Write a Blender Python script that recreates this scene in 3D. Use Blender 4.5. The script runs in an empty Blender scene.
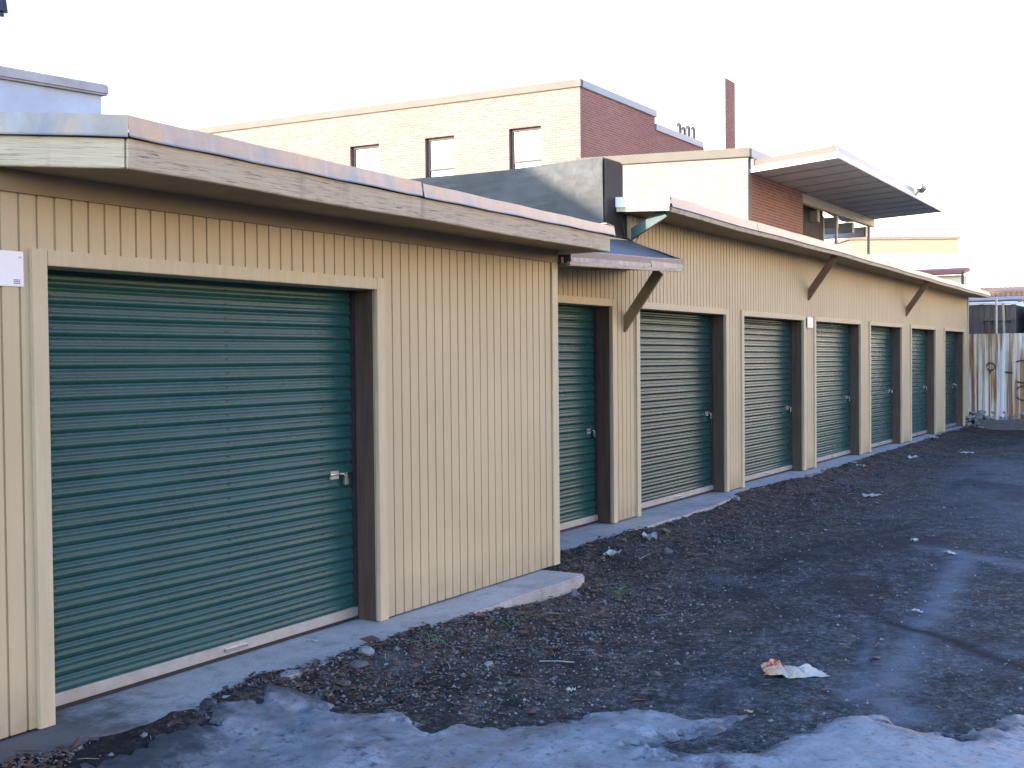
import bpy, bmesh, math, random
import numpy as np
from mathutils import Vector, Matrix
random.seed(7); RNG = np.random.default_rng(7)
R = math.radians
S = bpy.context.scene
COL = S.collection

# ------------------------------------------------------------------ materials
def nt(name):
    m = bpy.data.materials.new(name); m.use_nodes = True
    t = m.node_tree; b = t.nodes['Principled BSDF']
    return m, t, b
def N(t, kind, **kw):
    n = t.nodes.new(kind)
    for k, v in kw.items():
        if k in n.inputs: n.inputs[k].default_value = v
        else: setattr(n, k, v)
    return n
def coords(t, scale=(1, 1, 1)):
    c = t.nodes.new('ShaderNodeTexCoord'); m = t.nodes.new('ShaderNodeMapping')
    m.inputs['Scale'].default_value = scale
    t.links.new(c.outputs['Object'], m.inputs['Vector'])
    return m.outputs['Vector']
def noise(t, vec, scale, detail=4, rough=.55, dist=0):
    n = N(t, 'ShaderNodeTexNoise', Scale=scale, Detail=detail, Roughness=rough, Distortion=dist)
    t.links.new(vec, n.inputs['Vector']); return n.outputs['Fac']
def ramp(t, fac, stops):
    r = t.nodes.new('ShaderNodeValToRGB'); e = r.color_ramp.elements
    while len(e) < len(stops): e.new(.5)
    for i, (p, c) in enumerate(stops):
        e[i].position = p
        if not isinstance(c, (tuple, list)): c = (c, c, c)
        e[i].color = (*c[:3], 1)
    t.links.new(fac, r.inputs['Fac']); return r.outputs['Color']
def mix(t, fac, a, b, mode='MIX'):
    m = t.nodes.new('ShaderNodeMix'); m.data_type = 'RGBA'; m.blend_type = mode
    for sock, v in ((m.inputs[0], fac), (m.inputs[6], a), (m.inputs[7], b)):
        if isinstance(v, bpy.types.NodeSocket): t.links.new(v, sock)
        elif isinstance(v, (tuple, list)): sock.default_value = (*v[:3], 1)
        else: sock.default_value = v
    return m.outputs[2]
def bump(t, b, h, strength=.3, dist=.01):
    n = N(t, 'ShaderNodeBump', Strength=strength, Distance=dist)
    t.links.new(h, n.inputs['Height']); t.links.new(n.outputs['Normal'], b.inputs['Normal'])
def simple(name, col, rough=.6, metal=0, var=.25, scale=6, stretch=(1, 1, 1), bumps=.15, dist=.003):
    m, t, b = nt(name)
    v = coords(t, stretch)
    f = noise(t, v, scale, 6, .6)
    c = ramp(t, f, [(.25, tuple(x * (1 - var) for x in col)), (.75, tuple(min(1, x * (1 + var)) for x in col))])
    t.links.new(c, b.inputs['Base Color'])
    b.inputs['Roughness'].default_value = rough; b.inputs['Metallic'].default_value = metal
    if bumps: bump(t, b, noise(t, v, scale * 8, 4), bumps, dist)
    return m

def mat_siding():
    m, t, b = nt('beige_paint')
    big = noise(t, coords(t), .9, 4); streak = noise(t, coords(t, (26, 26, .5)), 1, 4, .6); fine = noise(t, coords(t, (90, 90, 3)), 1, 3)
    c = ramp(t, big, [(.3, (.505, .405, .240)), (.7, (.57, .46, .278))])
    c = mix(t, ramp(t, streak, [(.45, 0), (.8, .30)]), c, (.40, .335, .225))
    sp = t.nodes.new('ShaderNodeSeparateXYZ'); tc = t.nodes.new('ShaderNodeTexCoord'); t.links.new(tc.outputs['Object'], sp.inputs[0])
    # splash dirt just above the slab
    mr = N(t, 'ShaderNodeMapRange'); t.links.new(sp.outputs['Z'], mr.inputs[0]); mr.inputs[1].default_value = 0; mr.inputs[2].default_value = .28; mr.inputs[3].default_value = .9; mr.inputs[4].default_value = 0
    mm = N(t, 'ShaderNodeMath', operation='MULTIPLY'); t.links.new(mr.outputs[0], mm.inputs[0]); t.links.new(noise(t, coords(t), 7, 5), mm.inputs[1])
    c = mix(t, mm.outputs[0], c, (.22, .18, .13))
    spots = noise(t, coords(t), 34, 2, .5)
    c = mix(t, ramp(t, spots, [(.74, 0), (.79, .5)]), c, (.22, .16, .10))
    t.links.new(c, b.inputs['Base Color']); b.inputs['Roughness'].default_value = .55
    b.inputs['Specular IOR Level'].default_value = .3
    bump(t, b, fine, .25, .002); return m
def mat_fascia():
    m, t, b = nt('weathered_painted_wood')
    g = noise(t, coords(t, (5, 5, 170)), 1, 6, .7, .1)
    cr = noise(t, coords(t, (6, 6, 210)), 1, 4, .6, .1)
    patch = noise(t, coords(t, (1, 1, 5)), 2.6, 4)
    c = ramp(t, g, [(.30, (.33, .27, .18)), (.46, (.52, .43, .285)), (.72, (.63, .53, .355))])
    k = mix(t, 1, ramp(t, cr, [(.56, 0), (.62, 1)]), ramp(t, patch, [(.44, 0), (.56, 1)]), 'MULTIPLY')
    c = mix(t, k, c, (.15, .115, .085))
    stn = noise(t, coords(t, (7, 7, .8)), 1, 4, .6)
    c = mix(t, ramp(t, stn, [(.58, 0), (.74, .45)]), c, (.20, .165, .12))
    t.links.new(c, b.inputs['Base Color']); b.inputs['Roughness'].default_value = .75
    bump(t, b, mix(t, k, g, (.0, .0, .0)), .5, .004); return m
def mat_flashing(name='galvanised_flashing', a=(.25, .245, .225), c2=(.48, .345, .225), metal=.55, rough=.40):
    m, t, b = nt(name)
    p = noise(t, coords(t, (1, 1, .6)), 5, 5, .6, .6); v = noise(t, coords(t, (9, 9, 1)), 2, 4)
    c = ramp(t, p, [(.3, a), (.5, tuple(.5 * (x + y) for x, y in zip(a, c2))), (.68, c2)])
    c = mix(t, ramp(t, v, [(.5, 0), (.75, .35)]), c, (.42, .41, .40))
    t.links.new(c, b.inputs['Base Color']); b.inputs['Metallic'].default_value = metal
    rr = ramp(t, p, [(.3, rough - .06), (.7, rough + .1)]); t.links.new(rr, b.inputs['Roughness'])
    bump(t, b, noise(t, coords(t), 7, 3), .25, .01); return m
def mat_brick(name, c1, c2, mortar, rough=.8):
    m, t, b = nt(name)
    tc = t.nodes.new('ShaderNodeTexCoord'); sp = t.nodes.new('ShaderNodeSeparateXYZ'); t.links.new(tc.outputs['Object'], sp.inputs[0])
    ad = N(t, 'ShaderNodeMath', operation='ADD'); t.links.new(sp.outputs['X'], ad.inputs[0]); t.links.new(sp.outputs['Y'], ad.inputs[1])
    cb = t.nodes.new('ShaderNodeCombineXYZ'); t.links.new(ad.outputs[0], cb.inputs[0]); t.links.new(sp.outputs['Z'], cb.inputs[1])
    bt = t.nodes.new('ShaderNodeTexBrick'); t.links.new(cb.outputs[0], bt.inputs['Vector'])
    for k, v in (('Scale', 1), ('Brick Width', .20), ('Row Height', .064), ('Mortar Size', .007), ('Bias', 0.0)): bt.inputs[k].default_value = v
    bt.inputs['Color1'].default_value = (*c1, 1); bt.inputs['Color2'].default_value = (*c2, 1); bt.inputs['Mortar'].default_value = (*mortar, 1)
    n1 = noise(t, coords(t), .7, 5, .6)
    c = mix(t, ramp(t, n1, [(.3, 0), (.75, .35)]), bt.outputs['Color'], tuple(.6 * x for x in c1))
    t.links.new(c, b.inputs['Base Color']); b.inputs['Roughness'].default_value = rough
    bump(t, b, bt.outputs['Fac'], -.4, .01); return m
def mat_door(spec=.24):
    m, t, b = nt('green_door_enamel')
    n1 = noise(t, coords(t, (1, 1, 3)), 2.5, 5, .6); sc = noise(t, coords(t, (4, 4, 60)), 2, 3)
    c = ramp(t, n1, [(.3, (.012, .056, .052)), (.7, (.018, .072, .067))])
    oi = t.nodes.new('ShaderNodeObjectInfo'); c = mix(t, 1, c, ramp(t, oi.outputs['Random'], [(0, .75), (1, 1.35)]), 'MULTIPLY')
    c = mix(t, ramp(t, sc, [(.66, 0), (.74, .4)]), c, (.10, .13, .12))
    dust = noise(t, coords(t), 30, 4)
    c = mix(t, ramp(t, dust, [(.55, 0), (.8, .22)]), c, (.12, .14, .13))
    t.links.new(c, b.inputs['Base Color'])
    t.links.new(ramp(t, n1, [(.3, .24), (.7, .34)]), b.inputs['Roughness'])
    b.inputs['Specular IOR Level'].default_value = spec
    bump(t, b, noise(t, coords(t, (.4, .4, 1)), 3, 2), .025, .01); return m
def with_strap_marks(m, columns, y_period):
    t = m.node_tree; b = t.nodes['Principled BSDF']; sp = t.nodes.new('ShaderNodeSeparateXYZ'); tc = t.nodes.new('ShaderNodeTexCoord'); t.links.new(tc.outputs['Object'], sp.inputs[0])
    acc = None
    def math_(op, a, c=None):
        n = N(t, 'ShaderNodeMath', operation=op)
        for i, v in enumerate((a, c)):
            if v is None: continue
            if isinstance(v, bpy.types.NodeSocket): t.links.new(v, n.inputs[i])
            else: n.inputs[i].default_value = v
        return n.outputs[0]
    for c in columns:
        k = math_('LESS_THAN', math_('ABSOLUTE', math_('SUBTRACT', sp.outputs['X'], c)), .013)
        acc = k if acc is None else math_('MAXIMUM', acc, k)
    ph = math_('FRACT', math_('DIVIDE', math_('SUBTRACT', sp.outputs['Z'], .075), y_period))
    k2 = math_('LESS_THAN', math_('ABSOLUTE', math_('SUBTRACT', ph, .57)), .055)
    kk = math_('MULTIPLY', acc, k2)
    src = b.inputs['Base Color'].links[0].from_socket
    t.links.new(mix(t, kk, src, (.008, .014, .014)), b.inputs['Base Color'])
    return m
def mat_ground():
    m, t, b = nt('dirt_and_worn_asphalt')
    at = N(t, 'ShaderNodeVertexColor', layer_name='mask'); sp = t.nodes.new('ShaderNodeSeparateColor'); t.links.new(at.outputs['Color'], sp.inputs[0])
    dirt, dust, damp = sp.outputs[0], sp.outputs[1], sp.outputs[2]
    v = coords(t)
    n_mid = noise(t, v, 3.2, 8, .7); n_fine = noise(t, v, 46, 6, .7); n_big = noise(t, v, .55, 4)
    asph = ramp(t, n_mid, [(.28, (.021, .021, .021)), (.55, (.037, .037, .038)), (.78, (.064, .064, .064))])
    earth = ramp(t, n_mid, [(.25, (.018, .0155, .013)), (.5, (.043, .035, .028)), (.72, (.082, .061, .045))])
    earth = mix(t, ramp(t, noise(t, v, 11, 6, .7), [(.55, 0), (.7, .55)]), earth, (.075, .046, .030))
    c = mix(t, dirt, asph, earth)
    # grit of mixed pale and dark grains
    vo = N(t, 'ShaderNodeTexVoronoi', Scale=95); t.links.new(v, vo.inputs['Vector'])
    vs = t.nodes.new('ShaderNodeSeparateColor'); t.links.new(vo.outputs['Color'], vs.inputs[0])
    c = mix(t, .75, c, ramp(t, vs.outputs[0], [(.0, .45), (.5, 1.0), (1.0, 1.6)]), 'MULTIPLY')
    n_g = noise(t, v, 22, 6, .75)
    c = mix(t, .95, c, ramp(t, n_g, [(.36, .35), (.5, 1.05), (.62, 2.3)]), 'MULTIPLY')
    c = mix(t, .8, c, ramp(t, noise(t, v, 7, 6, .7), [(.36, .5), (.5, 1.0), (.64, 1.9)]), 'MULTIPLY')
    chips = mix(t, 1, ramp(t, vs.outputs[1], [(.84, 0), (.92, .8)]), ramp(t, noise(t, v, 4, 4, .6), [(.42, 0), (.56, 1)]), 'MULTIPLY')
    c = mix(t, chips, c, mix(t, vs.outputs[2], (.085, .085, .09), (.07, .05, .036)))
    dn = N(t, 'ShaderNodeMath', operation='MULTIPLY'); t.links.new(dust, dn.inputs[0]); t.links.new(ramp(t, n_fine, [(.25, .35), (.65, 1)]), dn.inputs[1])
    c = mix(t, dn.outputs[0], c, (.125, .135, .150))
    c = mix(t, damp, c, (.010, .010, .012))
    t.links.new(c, b.inputs['Base Color'])
    rg = mix(t, damp, ramp(t, n_mid, [(.3, .80), (.7, .97)]), (.85, .85, .85)); t.links.new(rg, b.inputs['Roughness'])
    b.inputs['Specular IOR Level'].default_value = .12
    h = mix(t, .5, n_fine, vs.outputs[0]); bump(t, b, h, .55, .012); return m
def mat_snow():
    m, t, b = nt('dirty_ice')
    v = coords(t)
    n1 = noise(t, v, 5, 7, .65); n2 = noise(t, v, 40, 5, .7); n3 = noise(t, v, 13, 6, .7)
    c = ramp(t, n1, [(.3, (.12, .125, .13)), (.52, (.20, .205, .21)), (.72, (.31, .315, .32))])
    c = mix(t, ramp(t, n2, [(.48, 0), (.66, .8)]), c, (.10, .10, .105))
    c = mix(t, ramp(t, n3, [(.56, 0), (.66, .85)]), c, (.045, .043, .044))
    at = N(t, 'ShaderNodeVertexColor', layer_name='mask'); sp = t.nodes.new('ShaderNodeSeparateColor'); t.links.new(at.outputs['Color'], sp.inputs[0])
    ed = N(t, 'ShaderNodeMath', operation='MULTIPLY_ADD'); t.links.new(n2, ed.inputs[0]); ed.inputs[1].default_value = -.85; t.links.new(sp.outputs[0], ed.inputs[2])
    c = mix(t, ramp(t, ed.outputs[0], [(.0, .95), (.42, 0)]), c, (.042, .042, .045))
    t.links.new(c, b.inputs['Base Color']); t.links.new(ramp(t, n1, [(.3, .35), (.7, .65)]), b.inputs['Roughness'])
    b.inputs['Subsurface Weight'].default_value = 0
    bump(t, b, mix(t, .5, n2, n3), .5, .012); return m
def mat_concrete():
    m, t, b = nt('stained_concrete')
    v = coords(t); n1 = noise(t, v, 1.6, 7, .65); n2 = noise(t, v, 60, 4, .6); n3 = noise(t, v, 6, 5, .7)
    c = ramp(t, n1, [(.25, (.30, .275, .235)), (.5, (.45, .42, .37)), (.75, (.56, .53, .475))])
    c = mix(t, ramp(t, n3, [(.50, 0), (.72, .65)]), c, (.19, .17, .145))
    c = mix(t, ramp(t, n2, [(.4, .25), (.7, 0)]), c, (.08, .08, .08))
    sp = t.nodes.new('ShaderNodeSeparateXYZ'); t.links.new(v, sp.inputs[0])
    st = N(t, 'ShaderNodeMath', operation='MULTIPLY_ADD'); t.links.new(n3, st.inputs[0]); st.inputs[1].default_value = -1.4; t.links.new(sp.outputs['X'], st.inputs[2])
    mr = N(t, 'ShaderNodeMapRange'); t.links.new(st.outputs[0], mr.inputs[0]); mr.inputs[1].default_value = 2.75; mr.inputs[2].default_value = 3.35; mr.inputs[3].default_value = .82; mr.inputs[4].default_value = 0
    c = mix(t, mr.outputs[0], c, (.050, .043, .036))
    t.links.new(c, b.inputs['Base Color']); b.inputs['Roughness'].default_value = .85
    bump(t, b, n2, .4, .004); return m
def mat_tar():
    m, t, b = nt('black_roof_coating')
    v = coords(t); n1 = noise(t, v, 2.2, 6, .65); n2 = noise(t, coords(t, (1, 1, 1)), 14, 5, .6)
    c = ramp(t, n1, [(.3, (.014, .014, .015)), (.7, (.034, .034, .036))])
    t.links.new(c, b.inputs['Base Color']); t.links.new(ramp(t, n2, [(.3, .50), (.7, .60)]), b.inputs['Roughness'])
    bump(t, b, n1, .15, .03); return m
def mat_rust():
    m, t, b = nt('rust_streaked_white_metal')
    s = noise(t, coords(t, (1, 9, .35)), 1, 5, .65, .3); s2 = noise(t, coords(t, (1, 22, .25)), 1, 4, .6); n1 = noise(t, coords(t, (1, 2, 1.5)), 1.3, 4)
    c = ramp(t, noise(t, coords(t, (1, 6, .3)), 1, 3), [(.35, (.62, .63, .64)), (.52, (.58, .54, .40)), (.7, (.56, .46, .25))])
    c = mix(t, ramp(t, s, [(.47, 0), (.58, .95)]), c, (.26, .115, .035))
    c = mix(t, ramp(t, s2, [(.54, 0), (.64, .85)]), c, (.12, .045, .022))
    c = mix(t, ramp(t, n1, [(.6, 0), (.7, .35)]), c, (.30, .17, .07))
    t.links.new(c, b.inputs['Base Color']); b.inputs['Roughness'].default_value = .6; return m
def mat_bag():
    m, t, b = nt('crumpled_printed_paper')
    v = coords(t)
    n1 = noise(t, v, 9, 4); sp = t.nodes.new('ShaderNodeSeparateXYZ'); t.links.new(v, sp.inputs[0])
    c = ramp(t, n1, [(.35, (.27, .25, .22)), (.65, (.40, .38, .35))])
    mr = N(t, 'ShaderNodeMapRange'); t.links.new(sp.outputs['Y'], mr.inputs[0]); mr.inputs[1].default_value = .02; mr.inputs[2].default_value = .07
    c = mix(t, mr.outputs[0], c, (.38, .22, .13))
    n2 = noise(t, v, 16, 2)
    k = mix(t, 1, mr.outputs[0], ramp(t, n2, [(.55, 0), (.6, 1)]), 'MULTIPLY')
    c = mix(t, k, c, (.35, .035, .03))
    st = N(t, 'ShaderNodeTexWave', Scale=9, Distortion=2); t.links.new(v, st.inputs['Vector'])
    c = mix(t, ramp(t, st.outputs['Fac'], [(.8, 0), (.9, .5)]), c, (.42, .30, .14))
    t.links.new(c, b.inputs['Base Color']); b.inputs['Roughness'].default_value = .5; return m

M = {}
M['door_near'] = with_strap_marks(mat_door(), (3.545, 4.70, 5.50), .0795); M['siding'] = mat_siding(); M['fascia'] = mat_fascia(); M['door'] = mat_door(.15)
M['flash'] = mat_flashing(); M['flash_dull'] = mat_flashing('dull_grey_flashing', (.15, .16, .19), (.20, .18, .18), .45, .5); M['ground'] = mat_ground(); M['snow'] = mat_snow(); M['concrete'] = mat_concrete(); M['tar'] = mat_tar()
M['rust'] = mat_rust(); M['bag'] = mat_bag()
M['trim'] = simple('beige_trim_paint', (.53, .44, .272), .55, var=.10, scale=4, stretch=(6, 6, .8))
M['jamb'] = simple('dark_stained_wood', (.078, .052, .036), .65, var=.45, scale=3, stretch=(12, 12, .7), bumps=.3)
M['soffit'] = simple('shaded_soffit_paint', (.30, .225, .135), .7, var=.15, scale=3)  # beige paint darkened, the shade under the eaves is in the colour
M['strut'] = simple('brown_strut_paint', (.17, .095, .060), .6, var=.25, scale=5)
M['strut_khaki'] = simple('khaki_strut_paint', (.24, .185, .105), .6, var=.2, scale=5)
M['strut_teal'] = simple('teal_strut_paint', (.025, .075, .075), .5, var=.25, scale=6)
M['galv'] = simple('galvanised_bar', (.42, .415, .40), .42, .55, var=.2, scale=9)
M['steel'] = simple('bright_steel', (.62, .62, .62), .25, .95, var=.12, scale=30)
M['darksteel'] = simple('dark_steel', (.06, .06, .065), .45, .6, var=.3, scale=20)
M['black'] = simple('black_rubber', (.012, .012, .013), .7, var=.3, scale=10)
M['white'] = simple('white_paint', (.76, .76, .74), .5, var=.06, scale=3)
M['sign'] = simple('white_sign_face', (.80, .80, .80), .35, var=.04, scale=4, bumps=0)
M['grey'] = simple('grey_print', (.16, .16, .19), .6, var=.1, bumps=0)
M['bluewall'] = simple('pale_painted_render', (.52, .60, .68), .75, var=.16, scale=2.5, bumps=.4, dist=.01)
M['bluecap'] = simple('weathered_cap', (.46, .45, .43), .75, var=.22, scale=5, bumps=.4, dist=.01)
M['roofdark'] = simple('dark_blue_roofing', (.075, .080, .090), .5, var=.2, scale=4, bumps=.3)
M['brick'] = mat_brick('orange_brick', (.27, .172, .125), (.22, .125, .086), (.30, .26, .22))
M['brickred'] = mat_brick('red_brick', (.36, .135, .088), (.25, .085, .062), (.40, .32, .28))
M['brickpale'] = mat_brick('pale_brick', (.27, .225, .185), (.24, .19, .15), (.30, .27, .24))
M['coping'] = mat_flashing('coping_metal', (.20, .175, .145), (.25, .22, .18), .5, .30)
M['deck'] = simple('steel_deck', (.40, .39, .40), .55, .2, var=.15, scale=3)
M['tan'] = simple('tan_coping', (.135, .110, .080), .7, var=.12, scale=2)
M['skytint'] = simple('sky_tinted_coping', (.20, .30, .38), .4, var=.1, scale=2)  # sky reflection on the shaded copings, painted in as blue-grey
M['cream'] = simple('cream_paint', (.62, .55, .38), .6, var=.08, scale=3)
M['glass'] = simple('window_blind', (.26, .26, .26), .15, var=.05, scale=1, bumps=0)
M['glassdark'] = simple('window_glass', (.10, .14, .13), .08, var=.3, scale=3, bumps=0)
M['wood'] = simple('old_grey_boards', (.085, .072, .062), .8, var=.45, scale=2.5, stretch=(9, 9, .6), bumps=.5)
M['plank'] = simple('bare_plank', (.33, .27, .19), .75, var=.25, scale=3, stretch=(8, 8, .8))
M['navy'] = simple('dark_blue_sheet', (.030, .038, .062), .5, var=.25, scale=3)
M['tile'] = simple('terracotta', (.42, .20, .10), .8, var=.35, scale=9)
M['yellow'] = simple('yellow_render', (.33, .245, .155), .8, var=.06, scale=.6)
M['whiterender'] = simple('white_render', (.75, .74, .72), .8, var=.05, scale=.5)
M['redroof'] = simple('red_roof_sheet', (.20, .055, .045), .6, var=.2, scale=2)
M['bark'] = simple('washed_out_bark', (.40, .36, .32), .9, var=.2, scale=8)  # bark paled, bloom from the bright sky is in its colour
M['lampblue'] = simple('dark_blue_housing', (.020, .025, .060), .3, var=.2, scale=10)
M['wire'] = simple('cable_sheath', (.10, .10, .10), .6, var=.1, bumps=0)
M['stone'] = simple('field_stone', (.085, .082, .080), .85, var=.6, scale=12, bumps=.5, dist=.01)
M['kerb'] = simple('dark_kerb_concrete', (.10, .10, .10), .85, var=.3, scale=5, bumps=.4)
M['palestone'] = simple('pale_stone', (.23, .23, .23), .8, var=.3, scale=14, bumps=.4)
M['paper'] = simple('white_litter', (.36, .36, .36), .6, var=.15, scale=20)
M['leaf'] = simple('dead_leaf', (.11, .060, .034), .8, var=.6, scale=5, bumps=0)
M['straw'] = simple('straw', (.30, .23, .13), .7, var=.3, scale=5, bumps=0)
M['grass'] = simple('green_blade', (.06, .16, .05), .6, var=.3, scale=8, bumps=0)
M['spray'] = simple('black_spray_paint', (.03, .03, .035), .6, var=.2, bumps=0)
M['bluestrip'] = simple('gravel_chip', (.125, .125, .127), .85, var=.9, scale=45, bumps=0)

# ------------------------------------------------------------------ mesh helpers
class MB:
    def __init__(self): self.v = []; self.f = []; self.mi = []
    def add(self, vs, fs, mi=0):
        o = len(self.v); self.v += [tuple(p) for p in vs]; self.f += [tuple(i + o for i in f) for f in fs]; self.mi += [mi] * len(fs); return self
    def box(self, x0, x1, y0, y1, z0, z1, mi=0):
        return self.add([(x0, y0, z0), (x1, y0, z0), (x1, y1, z0), (x0, y1, z0), (x0, y0, z1), (x1, y0, z1), (x1, y1, z1), (x0, y1, z1)],
                 [(3, 2, 1, 0), (4, 5, 6, 7), (0, 1, 5, 4), (1, 2, 6, 5), (2, 3, 7, 6), (3, 0, 4, 7)], mi)
    def prism(self, poly, z0, z1, mi=0):          # plan polygon, counter-clockwise
        n = len(poly)
        zz0 = z0 if isinstance(z0, (list, tuple)) else [z0] * n; zz1 = z1 if isinstance(z1, (list, tuple)) else [z1] * n
        vs = [(p[0], p[1], a) for p, a in zip(poly, zz0)] + [(p[0], p[1], a) for p, a in zip(poly, zz1)]
        fs = [tuple(range(n))[::-1], tuple(range(n, 2 * n))] + [(i, (i + 1) % n, n + (i + 1) % n, n + i) for i in range(n)]
        return self.add(vs, fs, mi)
    def sweep(self, path, prof, mi=0):            # sweep a closed (out, up) profile along points [(x,y,z,nx,ny)], out = outward normal
        n = len(prof); vs = []
        for (x, y, z, nx, ny) in path:
            for (o, u) in prof: vs.append((x + nx * o, y + ny * o, z + u))
        fs = [tuple(range(n))]
        for i in range(len(path) - 1):
            for j in range(n):
                a = i * n + j; b_ = i * n + (j + 1) % n
                fs.append((a, a + n, b_ + n, b_))
        fs.append(tuple(range((len(path) - 1) * n, len(path) * n))[::-1])
        return self.add(vs, fs, mi)
    def bar(self, a, b, w, h, up=(0, 0, 1), mi=0):
        a = Vector(a); b = Vector(b); d = (b - a).normalized(); s = d.cross(Vector(up)).normalized(); u = s.cross(d)
        vs = []
        for p in (a, b):
            for (i, j) in ((-1, -1), (1, -1), (1, 1), (-1, 1)): vs.append(p + s * (i * w / 2) + u * (j * h / 2))
        return self.add(vs, [(3, 2, 1, 0), (4, 5, 6, 7), (0, 1, 5, 4), (1, 2, 6, 5), (2, 3, 7, 6), (3, 0, 4, 7)], mi)
    def tube(self, pts, r, n=8, mi=0):
        pts = [Vector(p) for p in pts]; rr = r if isinstance(r, (list, tuple)) else [r] * len(pts); vs = []
        for i, p in enumerate(pts):
            d = (pts[min(i + 1, len(pts) - 1)] - pts[max(i - 1, 0)]).normalized()
            s = d.cross(Vector((0, 0, 1)) if abs(d.z) < .9 else Vector((1, 0, 0))).normalized(); u = s.cross(d)
            for k in range(n):
                a = 2 * math.pi * k / n; vs.append(p + (s * math.cos(a) + u * math.sin(a)) * rr[i])
        fs = [tuple(range(n))[::-1], tuple(range((len(pts) - 1) * n, len(pts) * n))]
        for i in range(len(pts) - 1):
            for k in range(n): fs.append((i * n + k, i * n + (k + 1) % n, (i + 1) * n + (k + 1) % n, (i + 1) * n + k))
        return self.add(vs, fs, mi)
    def build(self, name, mats, parent=None, bevel=0, smooth=False, origin=None):
        me = bpy.data.meshes.new(name)
        o0 = Vector(origin) if origin is not None else (parent.matrix_world.translation if parent else Vector((0, 0, 0)))
        wl = wloc(parent) if parent else Vector((0, 0, 0))
        base = Vector(origin) if origin is not None else Vector((0, 0, 0))
        me.from_pydata([(p[0] - base.x, p[1] - base.y, p[2] - base.z) for p in self.v], [], self.f)
        for m in (mats if isinstance(mats, (list, tuple)) else [mats]): me.materials.append(m)
        for p, mi in zip(me.polygons, self.mi): p.material_index = mi
        bm = bmesh.new(); bm.from_mesh(me)
        bmesh.ops.recalc_face_normals(bm, faces=bm.faces)
        if bevel:
            es = [e for e in bm.edges if len(e.link_faces) == 2 and e.calc_face_angle(0) > .6]
            bmesh.ops.bevel(bm, geom=es, offset=bevel, segments=2, affect='EDGES', clamp_overlap=True)
        if smooth:
            for f in bm.faces: f.smooth = True
        bm.to_mesh(me); bm.free()
        o = bpy.data.objects.new(name, me); COL.objects.link(o)
        o.location = base - wl
        if parent: o.parent = parent
        return o
_W = {}
def wloc(o):
    v = Vector((0, 0, 0))
    while o is not None: v += o.location; o = o.parent
    return v
def thing(name, loc, label, cat, group=None):
    o = bpy.data.objects.new(name, None); COL.objects.link(o); o.location = loc; o.empty_display_size = .2
    return tag(o, label, cat, group)
def tag(o, label=None, cat=None, group=None, kind=None):
    for k, v in (('label', label), ('category', cat), ('group', group), ('kind', kind)):
        if v: o[k] = v
    return o
# children meshes are written in world metres: the material's object coordinates stay continuous across parts
# ------------------------------------------------------------------ value noise
def vnoise(x, y, seed=0):
    xi = np.floor(x).astype(np.int64); yi = np.floor(y).astype(np.int64); fx = x - xi; fy = y - yi
    fx = fx * fx * (3 - 2 * fx); fy = fy * fy * (3 - 2 * fy)
    def h(a, b):
        n = (a * 374761393 + b * 668265263 + seed * 974634777) & 0xffffffff
        n = ((n ^ (n >> 13)) * 1274126177) & 0xffffffff
        return ((n ^ (n >> 16)) & 0xffff) / 65535.0
    return (h(xi, yi) * (1 - fx) + h(xi + 1, yi) * fx) * (1 - fy) + (h(xi, yi + 1) * (1 - fx) + h(xi + 1, yi + 1) * fx) * fy
def fbm(x, y, f, o=5, g=.5, seed=0):
    a = 1; s = 0; n = 0
    for i in range(o):
        s = s + a * vnoise(x * f, y * f, seed + i * 17); n += a; a *= g; f *= 2.03
    return s / n * 2 - 1
def sstep(a, b, x): t = np.clip((x - a) / (b - a), 0, 1); return t * t * (3 - 2 * t)
def seg_dist(x, y, pts):
    d = np.full(np.shape(x), 1e9)
    for (ax, ay), (bx, by) in zip(pts[:-1], pts[1:]):
        dx, dy = bx - ax, by - ay; t = np.clip(((x - ax) * dx + (y - ay) * dy) / (dx * dx + dy * dy), 0, 1)
        d = np.minimum(d, np.hypot(x - ax - t * dx, y - ay - t * dy))
    return d
def inside(x, y, poly):
    c = np.zeros(np.shape(x), bool); n = len(poly)
    for i in range(n):
        (ax, ay), (bx, by) = poly[i], poly[(i + 1) % n]
        with np.errstate(divide='ignore', invalid='ignore'):
            k = ((ay > y) != (by > y)) & (x < (bx - ax) * (y - ay) / (by - ay + 1e-12) + ax)
        c ^= k
    return c

YF = .686                                           # facade plane of the far row; the near building stands at y = 0
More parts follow.
